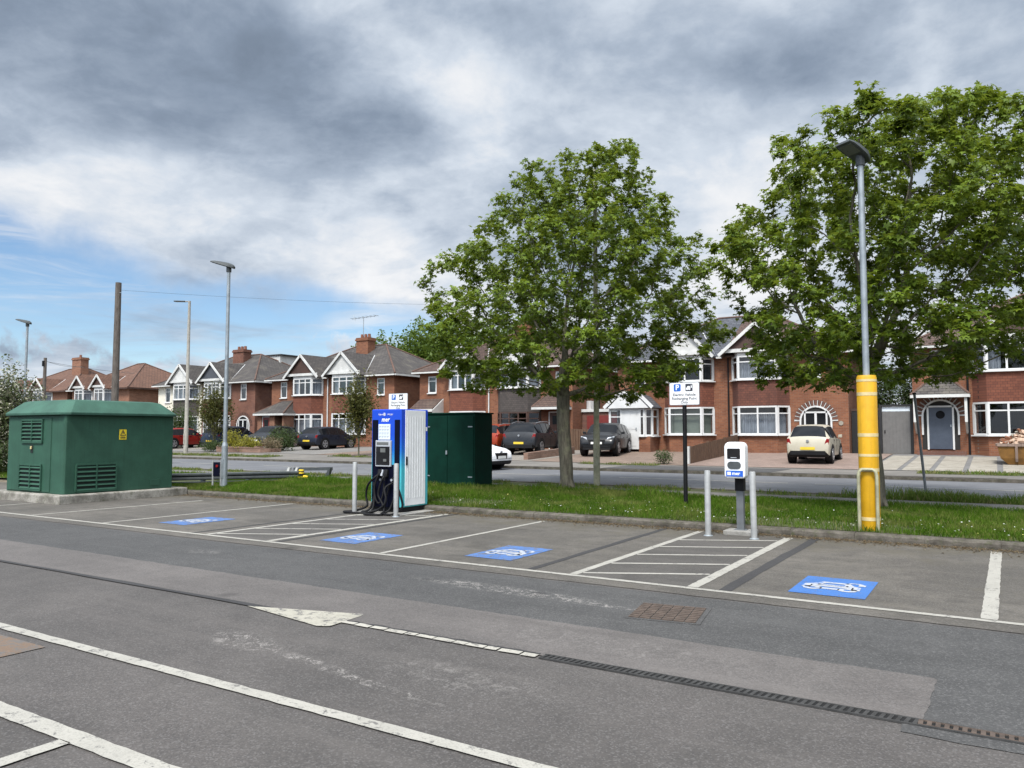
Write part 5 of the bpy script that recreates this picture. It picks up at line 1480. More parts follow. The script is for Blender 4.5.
street_lamp('greenish concrete street lamp rising through the left maple beside its trunk', (-8.90, 18.42, .2), 8.6, 'column_concrete', R(60), .088, .05, .5)
mb = MB(); 
# ------------------------------------------------------------------ poles and wires
up = root('utility_pole', (-30.55, 18.25, .2), 'thick weathered wooden utility pole behind the green substation', 'utility pole')
mb = MB(); mb.tube([(-30.55, 18.25, 0), (-30.55, 18.25, 7.75)], [.155, .115], 14); mb.build('post', MATS['pole_wood'], up, smooth=40)
mb = MB(); mb.bar((-30.75, 18.25, 7.32), (-30.35, 18.25, 7.32), .03, .03); mb.box(-30.62, -30.48, 18.10, 18.14, 1.6, 1.9); mb.build('wire_bracket', MATS['galvanised'], up)
up2 = root('utility_pole', (-65.2, 33.0, .4), 'thin dark distant utility pole in front of the orange roofs', 'utility pole')
mb = MB(); mb.tube([(-65.2, 33, .2), (-65.2, 33, 7.6)], [.16, .12], 10); mb.build('post', MATS['pole_wood'], up2); mb = MB(); mb.box(-65.3, -65.1, 32.8, 32.9, 6.9, 7.35); mb.build('terminal_box', MATS['black_plastic'], up2)
def wire(label, a, b, sag, r=.012):
    a, b = Vector(a), Vector(b); n = 24; pts = [a.lerp(b, i / n) - Vector((0, 0, sag * 4 * (i / n) * (1 - i / n))) for i in range(n + 1)]
    mb = MB(); mb.tube(pts, r, 5); o = mb.build('overhead_wire', MATS['lamp_head_grey'], loc=tuple(a)); tag(o, label, 'wire')
wire('thin overhead wire running right from the wooden pole to the roofs', (-30.35, 18.25, 7.42), (-18.5, 40.0, 8.9), .3, .005)
wire('thin wire from the dark distant pole to the orange chimney house', (-65.2, 33, 7.35), (-73.5, 41, 7.9), .25, .014)
wire('thin wire from the dark distant pole sloping to the joined small house', (-65.1, 33, 7.3), (-62.5, 39, 6.6), .1, .014)
lp = root('leaning_post', (-1.42, 19.55, .2), 'leaning bare grey metal post in the weeds right of the yellow sleeve', 'post')
mb = MB(); mb.tube([(-1.33, 19.0, .1), (-1.50, 18.9, 2.42)], .028, 10); mb.build('shaft', MATS['grey_paint_steel'], lp); mb = MB(); mb.tube([(-1.50, 18.9, 2.42), (-1.502, 18.9, 2.45)], .04, 10); mb.build('cap', MATS['black_plastic'], lp)

# ------------------------------------------------------------------ bollards
bl = ['left steel bollard in front of the rapid charger', 'steel bollard at the right front corner of the rapid charger', 'steel bollard left of the white wallbox', 'steel bollard close to the right of the white wallbox']
b0 = None
for (x, y, lean), lb in zip(((-10.80, 11.42, 0), (-9.66, 11.33, 0), (-3.83, 11.84, 0), (-3.13, 11.84, -.012)), bl):
    if b0 is None:
        b0 = root('bollard', (0, 0, 0), lb, 'bollard', 'steel bollards guarding the chargers')
        mb = MB(); mb.tube([(0, 0, -.05), (0, 0, .985), (0, 0, 1.0), (0, 0, 1.0)], [.046, .046, .04, .002], 20); mb.build('tube', MATS['bollard_steel'], b0, smooth=40)
        mb = MB(); mb.tube([(0, 0, .0), (0, 0, .012)], [.075, .06], 20); mb.build('foot_collar', MATS['galvanised'], b0)
        b0.location = (x, y, .006); c = b0
    else: c = copy_thing(b0, (x, y, .006), 0, lb)
    c.rotation_euler = (0, lean, 0)

# ------------------------------------------------------------------ rapid charger
cx, cy = -10.24, 11.70; hw, dp, H = .385, .84, 2.05
ch = root('rapid_charger', (cx, cy, 0), 'tall blue and turquoise rapid charger with white ribbed side', 'ev charger')
mb = MB(); mb.box(cx - .62, cx + .62, cy - .28, cy + .86, .004, .035); mb.build('base_slab', MATS['pad_concrete'], ch, bevel=.01)
mb = MB(); mb.box(cx - hw + .03, cx + hw - .03, cy + .03, cy + dp - .03, .035, .13); mb.build('foot', MATS['black_plastic'], ch)
mb = MB(); mb.box(cx - hw, cx + hw, cy, cy + dp, .13, H); mb.build('cabinet', MATS['charger_wrap'], ch, bevel=.02)
for s in (1, -1):
    mb = MB(); xx = cx + s * hw
    mb.box(min(xx, xx + s * .012), max(xx, xx + s * .012), cy + .115, cy + dp - .10, .16, H - .02); sd = mb.build('side_panel', MATS['charger_white'], ch, bevel=.004)
    mb = MB(); a, b = sorted((xx + s * .012, xx + s * .0155))
    for k in range(7): yy = cy + .175 + k * .078; mb.box(a, b, yy, yy + .022, .30, H - .14)
    mb.build('side_rib', MATS['charger_rib'], sd)
    mb = MB(); a, b = sorted((xx + s * .012, xx + s * .03)); mb.box(a, b, cy + .13, cy + .165, .95, 1.12); mb.build('door_handle', MATS['black_plastic'], sd)
    mb = MB(); a, b = sorted((xx + s * .001, xx + s * .004)); mb.box(a, b, cy + dp - .085, cy + dp - .035, 1.62, 1.70); mb.build('sticker', MATS['box_white'], ch)
yf = cy - .002
mb = MB(); 
for a, b in ((-hw + .03, -hw + .175), (hw - .165, hw - .035)): mb.box(cx + a, cx + b, yf - .006, yf, .95, 1.84)
mb.box(cx - hw + .03, cx + hw - .035, yf - .0062, yf, .13, .96)
mb.build('dark_front', MATS['charger_navy'], ch)
mb = MB(); mb.box(cx - .185, cx + .115, yf - .022, yf, 1.45, 1.755); ib = mb.build('information_board', MATS['screen_panel'], ch, bevel=.004)
mb = MB()
for i in range(4):
    for j in range(4): x0 = cx - .165 + i * .067; z0 = 1.475 + j * .066; mb.box(x0, x0 + .05, yf - .0235, yf - .0215, z0 + .036, z0 + .046); mb.box(x0, x0 + .034, yf - .0235, yf - .0215, z0 + .016, z0 + .022)
mb.build('board_print', MATS['sign_grey'], ib)
mb = MB(); mb.box(cx - .235, cx + .155, yf - .05, yf, .92, 1.435); sc = mb.build('display_housing', MATS['panel_grey'], ch, bevel=.01)
mb = MB(); mb.box(cx - .215, cx + .135, yf - .056, yf - .05, .95, 1.315); mb.build('display', MATS['black_plastic'], sc, bevel=.004)
mb = MB(); mb.box(cx - .10, cx + .03, yf - .058, yf - .056, 1.20, 1.28); mb.box(cx - .02, cx + .06, yf - .062, yf - .056, 1.02, 1.07); mb.box(cx - .20, cx + .10, yf - .053, yf - .051, 1.345, 1.40); mb.build('card_reader', MATS['lamp_lens'], sc)
mb = MB(); put_text(mb, 'mer', .125, cx - .02, yf - .003, 1.845, bold=.003, shear=.15); mb.build('lettering', MATS['box_white'], ch)
mb = MB(); put_text(mb, 'hyper', .055, cx - .14, yf - .003, 1.95); put_text(mb, 'charger', .05, cx + .10, yf - .003, 1.95)
for k in range(4):
    a = k * math.pi / 4; mb.bar((cx - .05 - .035 * math.cos(a), yf - .003, 1.95 - .035 * math.sin(a)), (cx - .05 + .035 * math.cos(a), yf - .003, 1.95 + .035 * math.sin(a)), .008, .002, up=(0, 1, 0))
mb.build('small_lettering', MATS['box_white'], ch)
def spline(pts, n=8):
    P = [Vector(p) for p in pts]; P = [P[0] * 2 - P[1]] + P + [P[-1] * 2 - P[-2]]; out = []
    for i in range(1, len(P) - 2):
        a, b, c, d = P[i - 1:i + 3]
        for k in range(n):
            t = k / n; out.append(.5 * ((2 * b) + (c - a) * t + (2 * a - 5 * b + 4 * c - d) * t * t + (3 * b - a - 3 * c + d) * t ** 3))
    return out + [P[-2]]
for k, (pts, rr) in enumerate((
    ([(cx - .12, yf - .04, .78), (cx - .16, yf - .16, .70), (cx - .34, yf - .14, .55), (cx - .42, yf - .10, .34), (cx - .38, yf - .12, .14), (cx - .62, yf - .22, .045), (cx - .74, yf - .38, .035), (cx - .55, yf - .45, .035), (cx - .28, yf - .38, .035), (cx - .16, yf - .24, .06), (cx - .19, yf - .12, .26), (cx - .27, yf - .04, .60)], .021),
    ([(cx + .05, yf - .04, .78), (cx + .02, yf - .14, .66), (cx - .05, yf - .16, .38), (cx + .08, yf - .18, .16), (cx - .12, yf - .34, .045), (cx - .08, yf - .52, .035), (cx + .12, yf - .50, .035), (cx + .26, yf - .42, .035), (cx + .16, yf - .24, .06), (cx + .10, yf - .12, .28), (cx + .14, yf - .04, .58)], .021),
    ([(cx - .05, yf - .05, .86), (cx - .10, yf - .12, .74), (cx - .16, yf - .15, .5), (cx - .10, yf - .17, .28), (cx - .02, yf - .15, .22), (cx + .03, yf - .11, .40), (cx + .01, yf - .06, .62)], .018),
    ([(cx + .22, yf - .04, .62), (cx + .12, yf - .16, .5), (cx + .18, yf - .2, .26), (cx + .02, yf - .26, .09), (cx - .22, yf - .30, .035), (cx - .40, yf - .24, .035), (cx - .30, yf - .12, .09), (cx - .24, yf - .05, .36)], .021),
    ([(cx + .20, yf - .03, .70), (cx + .36, yf - .12, .62), (cx + .47, yf - .12, .40), (cx + .56, yf - .16, .17), (cx + .48, yf - .30, .05), (cx + .30, yf - .36, .035), (cx + .14, yf - .28, .035), (cx + .22, yf - .14, .10), (cx + .28, yf - .03, .40)], .021))):
    mb = MB(); mb.tube(spline(pts), rr, 10); mb.build('cable', MATS['cable_black'], ch, smooth=60)
for k, (dx, dz) in enumerate(((-.12, .80), (.05, .80))):
    mb = MB(); mb.bar((cx + dx, yf - .06, dz - .09), (cx + dx, yf - .02, dz + .06), .075, .075, up=(0, 1, 0)); mb.bar((cx + dx, yf - .09, dz - .02), (cx + dx, yf - .10, dz - .16), .03, .035, up=(0, 1, 0)); mb.build('plug', MATS['black_plastic'], ch, bevel=.012)
mb = MB(); mb.bar((cx - .035, yf - .05, .86), (cx - .05, yf - .07, .74), .05, .035, up=(0, 1, 0)); mb.disc((cx - .13, yf - .012, .66), .025, (0, 1, 0), .02, 12); mb.disc((cx + .16, yf - .012, .66), .025, (0, 1, 0), .02, 12); mb.build('plug_holder', MATS['panel_grey'], ch)

# ------------------------------------------------------------------ wallbox on a pedestal
wx, wy = -3.44, 12.27
wb = root('wallbox_charger', (wx, wy, 0), 'small white wallbox charger on a grey pedestal between two bollards', 'ev charger')
mb = MB(); mb.box(wx - .23, wx + .22, wy - .20, wy + .17, 0, .075); mb.build('concrete_pad', MATS['pad_concrete'], wb, bevel=.012)
mb = MB(); mb.box(wx - .06, wx + .05, wy - .045, wy + .045, .07, .80); mb.box(wx - .10, wx + .09, wy - .08, wy + .08, .07, .085); mb.build('pedestal', MATS['grey_paint_steel'], wb, bevel=.006)
mb = MB(); mb.box(wx - .075, wx + .065, wy - .06, wy + .06, .68, 1.30); mb.build('bracket', MATS['black_plastic'], wb, bevel=.008)
yb = wy - .065
def rounded(x0, x1, z0, z1, r, n=6, top=None):
    out = []
    for (cxx, czz, a0, rr) in ((x1 - r, z0 + r, -90, r), (x1 - (top or r), z1 - (top or r), 0, top or r), (x0 + (top or r), z1 - (top or r), 90, top or r), (x0 + r, z0 + r, 180, r)):
        for i in range(n + 1): a = R(a0 + 90 * i / n); out.append((cxx + rr * math.cos(a), czz + rr * math.sin(a)))
    return out
mb = MB(); mb.prism([(u, yb, v) for u, v in rounded(wx - .175, wx + .145, .885, 1.445, .05, 6, .085)], (0, -.20, 0)); bx = mb.build('housing', MATS['box_white'], wb, smooth=40, bevel=.022, seg=3)
yq = yb - .202
mb = MB(); mb.prism([(u, yq, v) for u, v in rounded(wx - .125, wx + .075, 1.185, 1.345, .015)], (0, -.004, 0)); mb.build('screen', MATS['black_plastic'], bx)
mb = MB(); mb.box(wx - .07, wx + .02, yq - .0055, yq - .004, 1.20, 1.21); mb.build('screen_text', MATS['panel_grey'], bx)
mb = MB(); mb.prism([(u, yq, v) for u, v in rounded(wx - .125, wx + .085, 1.03, 1.145, .056)], (0, -.006, 0)); mb.build('socket_cover', MATS['lamp_head_grey'], bx)
mb = MB(); mb.box(wx - .145, wx + .115, yq - .004, yq, .915, 1.005); lbx = mb.build('blue_label', MATS['label_blue'], bx)
mb = MB(); put_text(mb, 'mer', .075, wx + .01, yq - .0055, .962, bold=.002); mb.box(wx - .125, wx - .07, yq - .0055, yq - .004, .935, .985); mb.build('label_lettering', MATS['sign_white'], lbx)

# ------------------------------------------------------------------ signs
def ev_sign(label, x0, x1, z0, z1, y, post_x, zb, rear=True):
    rt = root('charging_sign', (post_x, y, zb), label, 'sign', 'electric vehicle signs')
    w = x1 - x0; h = z1 - z0; cxm = (x0 + x1) / 2
    mb = MB(); mb.prism([(u, y, v) for u, v in rounded(x0, x1, z0, z1, .03)], (0, .012, 0)); pl = mb.build('plate', MATS['sign_grey'], rt)
    mb = MB(); mb.prism([(u, y - .001, v) for u, v in rounded(x0 + .012, x1 - .012, z0 + .012, z1 - .012, .022)], (0, -.002, 0)); mb.build('sign_face', MATS['sign_white'], pl)
    s = h * .32; zt = z1 - h * .07
    mb = MB(); px = x0 + w * .27; mb.prism([(u, y - .0032, v) for u, v in rounded(px - s / 2, px + s / 2, zt - s, zt, .02)], (0, -.0015, 0)); mb.build('blue_square', MATS['sign_blue'], pl)
    mb = MB(); put_text(mb, 'P', s * 1.0, px, y - .006, zt - s * .5, bold=.004); mb.build('parking_letter', MATS['sign_white'], pl)
    ex = x0 + w * .66; mb = MB(); mb.box(ex - s / 2, ex + s / 2, y - .0047, y - .0032, zt - s, zt); mb.build('black_square', MATS['text_dark'], pl)
    mb = MB(); e = s
    mb.prism([(ex + a * e, y - .0052, zt - e * .5 + b * e) for a, b in ((-.42, -.30), (-.42, -.05), (-.30, .0), (-.22, .2), (.10, .2), (.18, .0), (.20, -.30), (.10, -.30), (.06, -.40), (-.02, -.30), (-.2, -.30), (-.26, -.40), (-.32, -.30))], (0, -.001, 0))
    mb.box(ex + .25 * e, ex + .40 * e, y - .0062, y - .0052, zt - e * .55, zt - e * .25); mb.bar((ex + .32 * e, y - .0056, zt - e * .25), (ex + .32 * e, y - .0056, zt - e * .08), .03 * e, .001, up=(0, 1, 0))
    mb.build('electric_car_symbol', MATS['sign_white'], pl)
    mb = MB(); ts = h * .165
    for i, ln in enumerate(('Electric Vehicle', 'Recharging Point', 'Only')): put_text(mb, ln, ts, cxm, y - .005, z1 - h * (.545 + .165 * i), bold=.0012)
    mb.build('lettering', MATS['text_dark'], pl)
    mb = MB(); mb.tube([(post_x, y + .055, zb - .1), (post_x, y + .055, z1 - .03)], .042, 12); mb.build('post', MATS['black_steel'], rt, smooth=40)
    mb = MB(); mb.box(post_x - .06, post_x + .06, y + .012, y + .05, z0 + .06, z0 + .10); mb.box(post_x - .06, post_x + .06, y + .012, y + .05, z1 - .12, z1 - .08); mb.build('clip', MATS['galvanised'], rt)
ev_sign('white electric vehicle sign on a black post left of the wallbox', -5.50, -4.885, 2.125, 2.575, 14.7, -5.21, .16)
ev_sign('white electric vehicle sign showing just above the rapid charger', -14.80, -14.10, 2.22, 2.70, 17.0, -14.48, .2)

# ------------------------------------------------------------------ dark green cabinet
cb = root('equipment_cabinet', (-12.0, 16.3, .17), 'dark green double door cabinet behind the rapid charger', 'cabinet')
a0, a1, b0_, b1 = -12.80, -11.20, 16.15, 16.95
mb = MB(); mb.box(a0 - .05, a1 + .05, b0_ - .05, b1 + .05, .05, .21); mb.build('plinth', MATS['pad_concrete'], cb)
mb = MB(); mb.box(a0, a1, b0_, b1, .21, 2.06); mb.build('body', MATS['cabinet_green'], cb, bevel=.01)
mb = MB(); mb.box(a0 - .03, a1 + .03, b0_ - .04, b1 + .03, 2.062, 2.10); mb.build('roof', MATS['cabinet_green'], cb, bevel=.008)
mid = (a0 + a1) / 2 - .05
for x0, x1 in ((a0 + .03, mid - .006), (mid + .006, a1 - .03)):
    mb = MB(); mb.box(x0, x1, b0_ - .022, b0_ - .002, .26, 2.02); d = mb.build('door', MATS['cabinet_green'], cb, bevel=.006)
    hx_ = x0 + .03 if x0 < mid - .1 else x1 - .16
    mb = MB()
    for zz in (.45, 1.72): mb.box(hx_, hx_ + .13, b0_ - .034, b0_ - .022, zz, zz + .028)
    mb.build('hinge', MATS['galvanised'], d)
mb = MB(); mb.box(mid - .035, mid + .01, b0_ - .05, b0_ - .022, 1.02, 1.12); mb.build('handle', MATS['galvanised'], cb, bevel=.005)

# ------------------------------------------------------------------ low barrier and marker post beside the substation
br = root('crash_barrier', (-18.2, 14.5, .13), 'low dark grey crash barrier with yellow and black end beside the lamp post', 'barrier')
pA, pB = Vector((-19.6, 12.75, 0)), Vector((-17.42, 16.05, 0)); d = (pB - pA).normalized(); nrm = Vector((d.y, -d.x, 0))
def wbeam(mb, z, h):
    prof = [(.0, -h), (.045, -h * .75), (.045, -h * .35), (.0, -.0), (.045, h * .35), (.045, h * .75), (.0, h)]
    V = []
    for p in (pA, pB):
        for a, b in prof: V.append(p + nrm * a + Vector((0, 0, z + b)))
        for a, b in reversed(prof): V.append(p + nrm * (a - .012) + Vector((0, 0, z + b)))
    k = 14; F = [(j, (j + 1) % k, k + (j + 1) % k, k + j) for j in range(k)] + [tuple(range(k - 1, -1, -1)), tuple(range(k, 2 * k))]
    mb.add(V, F)
mb = MB(); wbeam(mb, .36, .10); mb.build('upper_rail', MATS['lamp_head_grey'], br)
mb = MB(); wbeam(mb, .17, .06); mb.build('lower_rail', MATS['lamp_head_grey'], br)
for i in range(4):
    p = pA.lerp(pB, .04 + i * .305) - nrm * .07; mb = MB(); mb.box(p.x - .05, p.x + .05, p.y - .05, p.y + .05, .05, .40); mb.build('post', MATS['galvanised'], br)
p = pB + d * .10
mb = MB(); mb.cyl(p.x, p.y, .12, .30, .14, .14, 16); mb.cyl(p.x - .02, p.y, .38, .50, .085, .07, 16); e = mb.build('yellow_end', MATS['warning_yellow'], br, smooth=40)
mb = MB(); mb.cyl(p.x, p.y, .20, .26, .143, .143, 16); mb.cyl(p.x - .02, p.y, .30, .385, .10, .10, 16); mb.cyl(p.x - .02, p.y, .425, .455, .083, .08, 16); mb.build('black_band', MATS['black_plastic'], e)
mb = MB(); mb.tube([(p.x, p.y, .3), (p.x + .2, p.y + .05, .27)], .05, 10); mb.build('yellow_stub', MATS['warning_yellow'], e)
rb = root('knee_rail', (-18.9, 17.3, .2), 'low grey rail with white splayed end behind the crash barrier', 'barrier')
mb = MB(); mb.bar((-19.3, 17.6, .40), (-17.9, 17.9, .44), .06, .10); mb.build('rail', MATS['lamp_head_grey'], rb)
for x0 in (-19.5, -19.2, -18.0):
    mb = MB(); yy = 17.6 + (x0 + 19.3) * .2
    mb.prism([(x0 - .14, yy - .05, .18), (x0 + .02, yy - .05, .18), (x0 + .10, yy - .05, .46), (x0 + .02, yy - .05, .46)], (0, .1, 0)); mb.build('leg', MATS['white_board'] if x0 < -19 else MATS['lamp_head_grey'], rb)
mp = root('marker_post', (-17.6, 13.35, .13), 'small dark marker plate with red reflector on two short posts', 'marker post')
for k, x in enumerate((-17.72, -17.52)):
    mb = MB(); mb.tube([(x, 13.35 + .1 * k, .05), (x, 13.35 + .1 * k, .84)], .024, 8); mb.build('post', MATS['bollard_steel'], mp)
mb = MB(); mb.bar((-17.70, 13.345, .62), (-17.54, 13.445, .62), .02, .36); pl = mb.build('plate', MATS['charger_navy'], mp)
mb = MB(); mb.disc((-17.60, 13.38, .70), .035, (.4, -1, 0), .02, 12); mb.build('reflector', MATS['tail_red'], pl)

# ------------------------------------------------------------------ fences, gates, walls, skip on the far side
fn = root('wooden_fence', (-10.45, 33.5, .4), 'brown boarded fence dividing the two drives behind the sign post', 'fence')
mb = MB(); y = 30.15
i = 0
while y < 37.35:
    t = (y - 30.15) / 7.3; zt = 1.02 + .5 * t + random.uniform(-.012, .012); z0 = gz(-10.4, y)
    mb.box(-10.44 + (.012 if i % 2 else 0), -10.42 + (.012 if i % 2 else 0), y, y + .135, z0 + .02, zt); y += .125; i += 1
mb.build('boards', MATS['fence_wood'], fn)
for k in range(4):
    y = 30.2 + k * 2.35; t = (y - 30.15) / 7.3
    mb = MB(); mb.box(-10.53, -10.445, y, y + .09, gz(-10.4, y) - .1, 1.05 + .5 * t); mb.build('post', MATS['fence_wood'], fn)
mb = MB(); mb.box(-10.62, -10.42, 29.95, 30.1, .25, 1.02); o = mb.build('gate_post', MATS['white_board'], loc=(-10.5, 30, .3), bevel=.01); tag(o, 'short white post at the road end of the wooden fence', 'post')
gt = root('garden_gate', (-3.7, 37.6, .6), 'plain grey side gate between the brick houses', 'gate')
mb = MB(); mb.box(-4.28, -3.18, 37.62, 37.66, .66, 2.50)
for k in range(1, 8): mb.box(-4.28 + k * .137 - .004, -4.28 + k * .137 + .004, 37.612, 37.62, .66, 2.5)
mb.build('panel', MATS['gate_grey'], gt)
mb = MB(); mb.box(-4.40, -4.29, 37.55, 37.68, .55, 2.72); mb.box(-3.17, -3.06, 37.55, 37.68, .55, 2.72); mb.box(-4.40, -3.06, 37.55, 37.68, 2.721, 2.80); mb.build('frame', MATS['gate_black'], gt)
mb = MB(); mb.box(-4.28, -3.18, 37.63, 37.65, 2.505, 2.715); mb.build('translucent_strip', MATS['screen_panel'], gt)
mb = MB(); mb.box(-4.20, -4.16, 37.58, 37.61, 1.55, 1.68); mb.build('latch', MATS['black_plastic'], gt)
gb = root('passage_panel', (-5.0, 38, .6), 'tall black grooved panel beside the cream car house', 'gate')  # flat black grooved panel filling the gap between the houses
mb = MB(); mb.box(-5.58, -4.42, 38.0, 38.05, .6, 2.55)
for k in range(1, 9): mb.box(-5.58 + k * .13 - .006, -5.58 + k * .13 + .006, 37.992, 38.0, .6, 2.55)
mb.build('panel', MATS['gate_black'], gb); mb = MB(); mb.box(-5.60, -4.42, 37.98, 38.06, 2.56, 2.66); mb.build('rail', MATS['brown_board'], gb)
fb = root('garage_link', (-18.3, 38.4, .6), 'low red fronted link building between the trunk house and white porch', 'outbuilding')
mb = MB(); mb.box(-19.52, -16.88, 38.6, 43.5, .4, 2.7); mb.build('wall', MATS['dark_brick'], fb); mb = MB(); mb.box(-19.2, -17.2, 38.54, 38.598, .62, 2.5); mb.build('door', MATS['door_red'], fb); mb = MB(); mb.box(-19.52, -16.88, 38.5, 43.5, 2.703, 2.86); mb.build('fascia', MATS['white_board'], fb)
pf = root('panel_fence', (-19.4, 37, .6), 'low brown slatted fence against the wall left of the black car', 'fence')
mb = MB()
for k in range(12): mb.box(-19.35 + k * .155, -19.35 + k * .155 + .13, 36.9, 36.93, .6, 1.75)
mb.build('boards', MATS['fence_wood'], pf); mb = MB(); mb.box(-19.38, -17.4, 36.935, 36.98, 1.2, 1.28); mb.build('rail', MATS['fence_wood'], pf)
mb = MB(); mb.prism([(-17.95, 29.7, .25), (-17.72, 29.7, .25), (-17.72, 34.2, .45), (-17.95, 34.2, .45)], (0, 0, .42)); mb.box(-17.98, -17.69, 29.66, 34.2, .0, .3)
o = mb.build('garden_wall', MATS['garden_wall'], loc=(-17.8, 32, .3)); tag(o, 'low brick wall stub behind the white car', 'wall')
mb = MB(); mb.box(-46, -33, 15.6, 15.8, .1, 1.05); mb.box(-46, -33, 15.57, 15.83, 1.051, 1.12)
o = mb.build('boundary_wall', MATS['render_cream'], loc=(-40, 15.7, .1)); tag(o, 'low pale wall behind the hawthorn at the far left', 'wall')
sk = root('rubble_skip', (1.6, 33.9, .5), 'yellow rubbish skip heaped with rubble on the slabbed drive', 'skip')
g0 = gz(1.5, 32.6) + .03
mb = MB(); x0, x1, y0, y1 = -.05, 3.4, 32.3, 34.0
lo = [(x0 + .35, y0 + .12, g0), (x1 - .35, y0 + .12, g0), (x1 - .35, y1 - .12, g0), (x0 + .35, y1 - .12, g0)]; hi = [(x0 + .03, y0, g0 + .68), (x1, y0, g0 + .68), (x1, y1, g0 + .68), (x0 + .03, y1, g0 + .68)]
lo2 = [(x0 + .12, y0 + .05, g0 + .22), (x1 - .12, y0 + .05, g0 + .22), (x1 - .12, y1 - .05, g0 + .22), (x0 + .12, y1 - .05, g0 + .22)]
mb.add(lo + lo2 + hi, [(3, 2, 1, 0)] + [(i, (i + 1) % 4, 4 + (i + 1) % 4, 4 + i) for i in range(4)] + [(4 + i, 4 + (i + 1) % 4, 8 + (i + 1) % 4, 8 + i) for i in range(4)]); mb.build('body', MATS['skip_yellow'], sk)
mb = MB()
for a, b in zip(hi, hi[1:] + hi[:1]): mb.bar(a, b, .09, .09)
for x in (.55, 1.15, 1.75, 2.35, 2.95): mb.bar((x, y0 + .035, g0 + .1), (x, y0 - .02, g0 + .64), .08, .06, up=(0, 1, 0))
mb.build('rim', MATS['pink_paving'], sk)
rng = random.Random(4); mb = MB()
mb.add([(x0 + .1, y0 + .05, g0 + .63), (x1 - .1, y0 + .05, g0 + .63), (x1 - .1, y1 - .05, g0 + .63), (x0 + .1, y1 - .05, g0 + .63), (x0 + .8, 32.95, g0 + 1.1), (x1 - .8, 33.3, g0 + 1.15)], [(0, 1, 5, 4), (1, 2, 5), (2, 3, 4, 5), (3, 0, 4)])
for k in range(260):
    x = rng.uniform(x0 + .15, x1 - .15); y = rng.uniform(y0 + .05, y1 - .05); t = min(1, min(x - x0, x1 - x) / .8) * min(1, min(y - y0, y1 - y) / .6 + .1)
    z = g0 + .65 + .45 * t + rng.uniform(-.04, .08); s = rng.uniform(.05, .14)
    a = Vector((rng.uniform(-1, 1), rng.uniform(-1, 1), rng.uniform(-.5, .5))).normalized() * s; mb.bar(Vector((x, y, z)) - a, Vector((x, y, z)) + a, s * rng.uniform(.6, 1.4), s * rng.uniform(.3, 1.), up=(rng.uniform(-.3, .3), rng.uniform(-.3, .3), 1), mi=rng.choice((0, 0, 1, 2)))
mb.build('rubble', [MATS['rubble_mix'], MATS['red_brick'], MATS['cream_slab']], sk)
# ------------------------------------------------------------------ sky, sun, camera
SUN_EL, SUN_AZ = 56., 168.          # azimuth clockwise from +Y: behind the camera
w = bpy.data.worlds.new('World'); SC.world = w; w.use_nodes = True
w.node_tree.nodes.clear(); t = T(w.node_tree)
out = t.n('ShaderNodeOutputWorld')
sky = t.n('ShaderNodeTexSky', dict(sky_type='NISHITA', sun_disc=False, sun_elevation=R(SUN_EL), sun_rotation=R(SUN_AZ), altitude=50., air_density=1.0, dust_density=.2, ozone_density=1.6))
bg1 = t.n('ShaderNodeBackground', Color=t.mix(1., sky.outputs[0], (.90, 1., 1.09), 'MULTIPLY'), Strength=.080)
D = t.n('ShaderNodeTexCoord').outputs['Generated']
dx, dy, dz = t.xyz(D)
u = t.add(t.m('ARCTAN2', dx, dy), R(32.)); u = t.m('MAXIMUM', t.m('MINIMUM', u, 1.5), -1.5)      # bearing from the view's middle
v = t.m('ARCSINE', t.m('MINIMUM', t.m('MAXIMUM', dz, -1.), 1.))
def gauss(cu, cv, su, sv, ang=0.):
    ca, sa = math.cos(ang), math.sin(ang)
    a, b = t.sub(u, cu), t.sub(v, cv)
    p = t.m('DIVIDE', t.add(t.mul(a, ca), t.mul(b, sa)), su); q = t.m('DIVIDE', t.sub(t.mul(b, ca), t.mul(a, sa)), sv)
    return t.m('POWER', 2.718, t.mul(t.add(t.mul(p, p), t.mul(q, q)), -1.))
den = t.add(t.m('MAXIMUM', dz, 0.), .19)
P = t.comb(t.m('DIVIDE', dx, den), t.m('DIVIDE', dy, den), 0.)
w1 = t.noise(P, .9, 5, .55); w2 = t.noise(t.vm('ADD', P, (3.1, 5.7, 1.)), .9, 5, .55)
Pw = t.vm('ADD', P, t.comb(t.mul(t.sub(w1, .5), .55), t.mul(t.sub(w2, .5), .55), 0.))
n1 = t.noise(Pw, .95, 10, .58); n2 = t.noise(t.vm('ADD', Pw, (7.3, 2.1, 0.)), 3.1, 9, .60)
n3 = t.noise(t.vm('ADD', D, (1.7, 0., 3.)), 9., 9, .6, .15)
n4 = t.noise(t.vm('MULTIPLY', t.vm('ADD', D, (4., 9., 1.)), (1., 1., 1.7)), 3.9, 10, .55, .2)
# thickness of the cover: thick cores read grey from below, thin edges let the light through
dark = t.m('MAXIMUM', gauss(-.36, .385, .30, .085, -.10), t.mul(gauss(-.06, .335, .22, .075, -.30), .9))
dark = t.add(dark, t.mul(gauss(-.62, .46, .16, .08, 0.), .35))
dark = t.add(dark, t.add(t.mul(gauss(.24, .42, .20, .06, -.1), .45), t.mul(gauss(.48, .47, .2, .05, 0.), .35)))
lite = t.add(t.mul(gauss(-.10, .46, .10, .05, -.5), .8), t.mul(gauss(-.14, .235, .13, .035, -.35), .9))
lite = t.add(lite, t.add(t.mul(gauss(-.52, .27, .20, .035, -.1), .55), t.mul(gauss(.12, .27, .14, .07, 0.), .5)))
lite = t.add(lite, t.mul(gauss(.40, .36, .25, .06, -.2), .35))
d0 = t.add(t.mul(n1, .54), t.mul(n4, .46))
thick = t.add(d0, t.sub(t.mul(dark, .18), t.mul(lite, .07)))
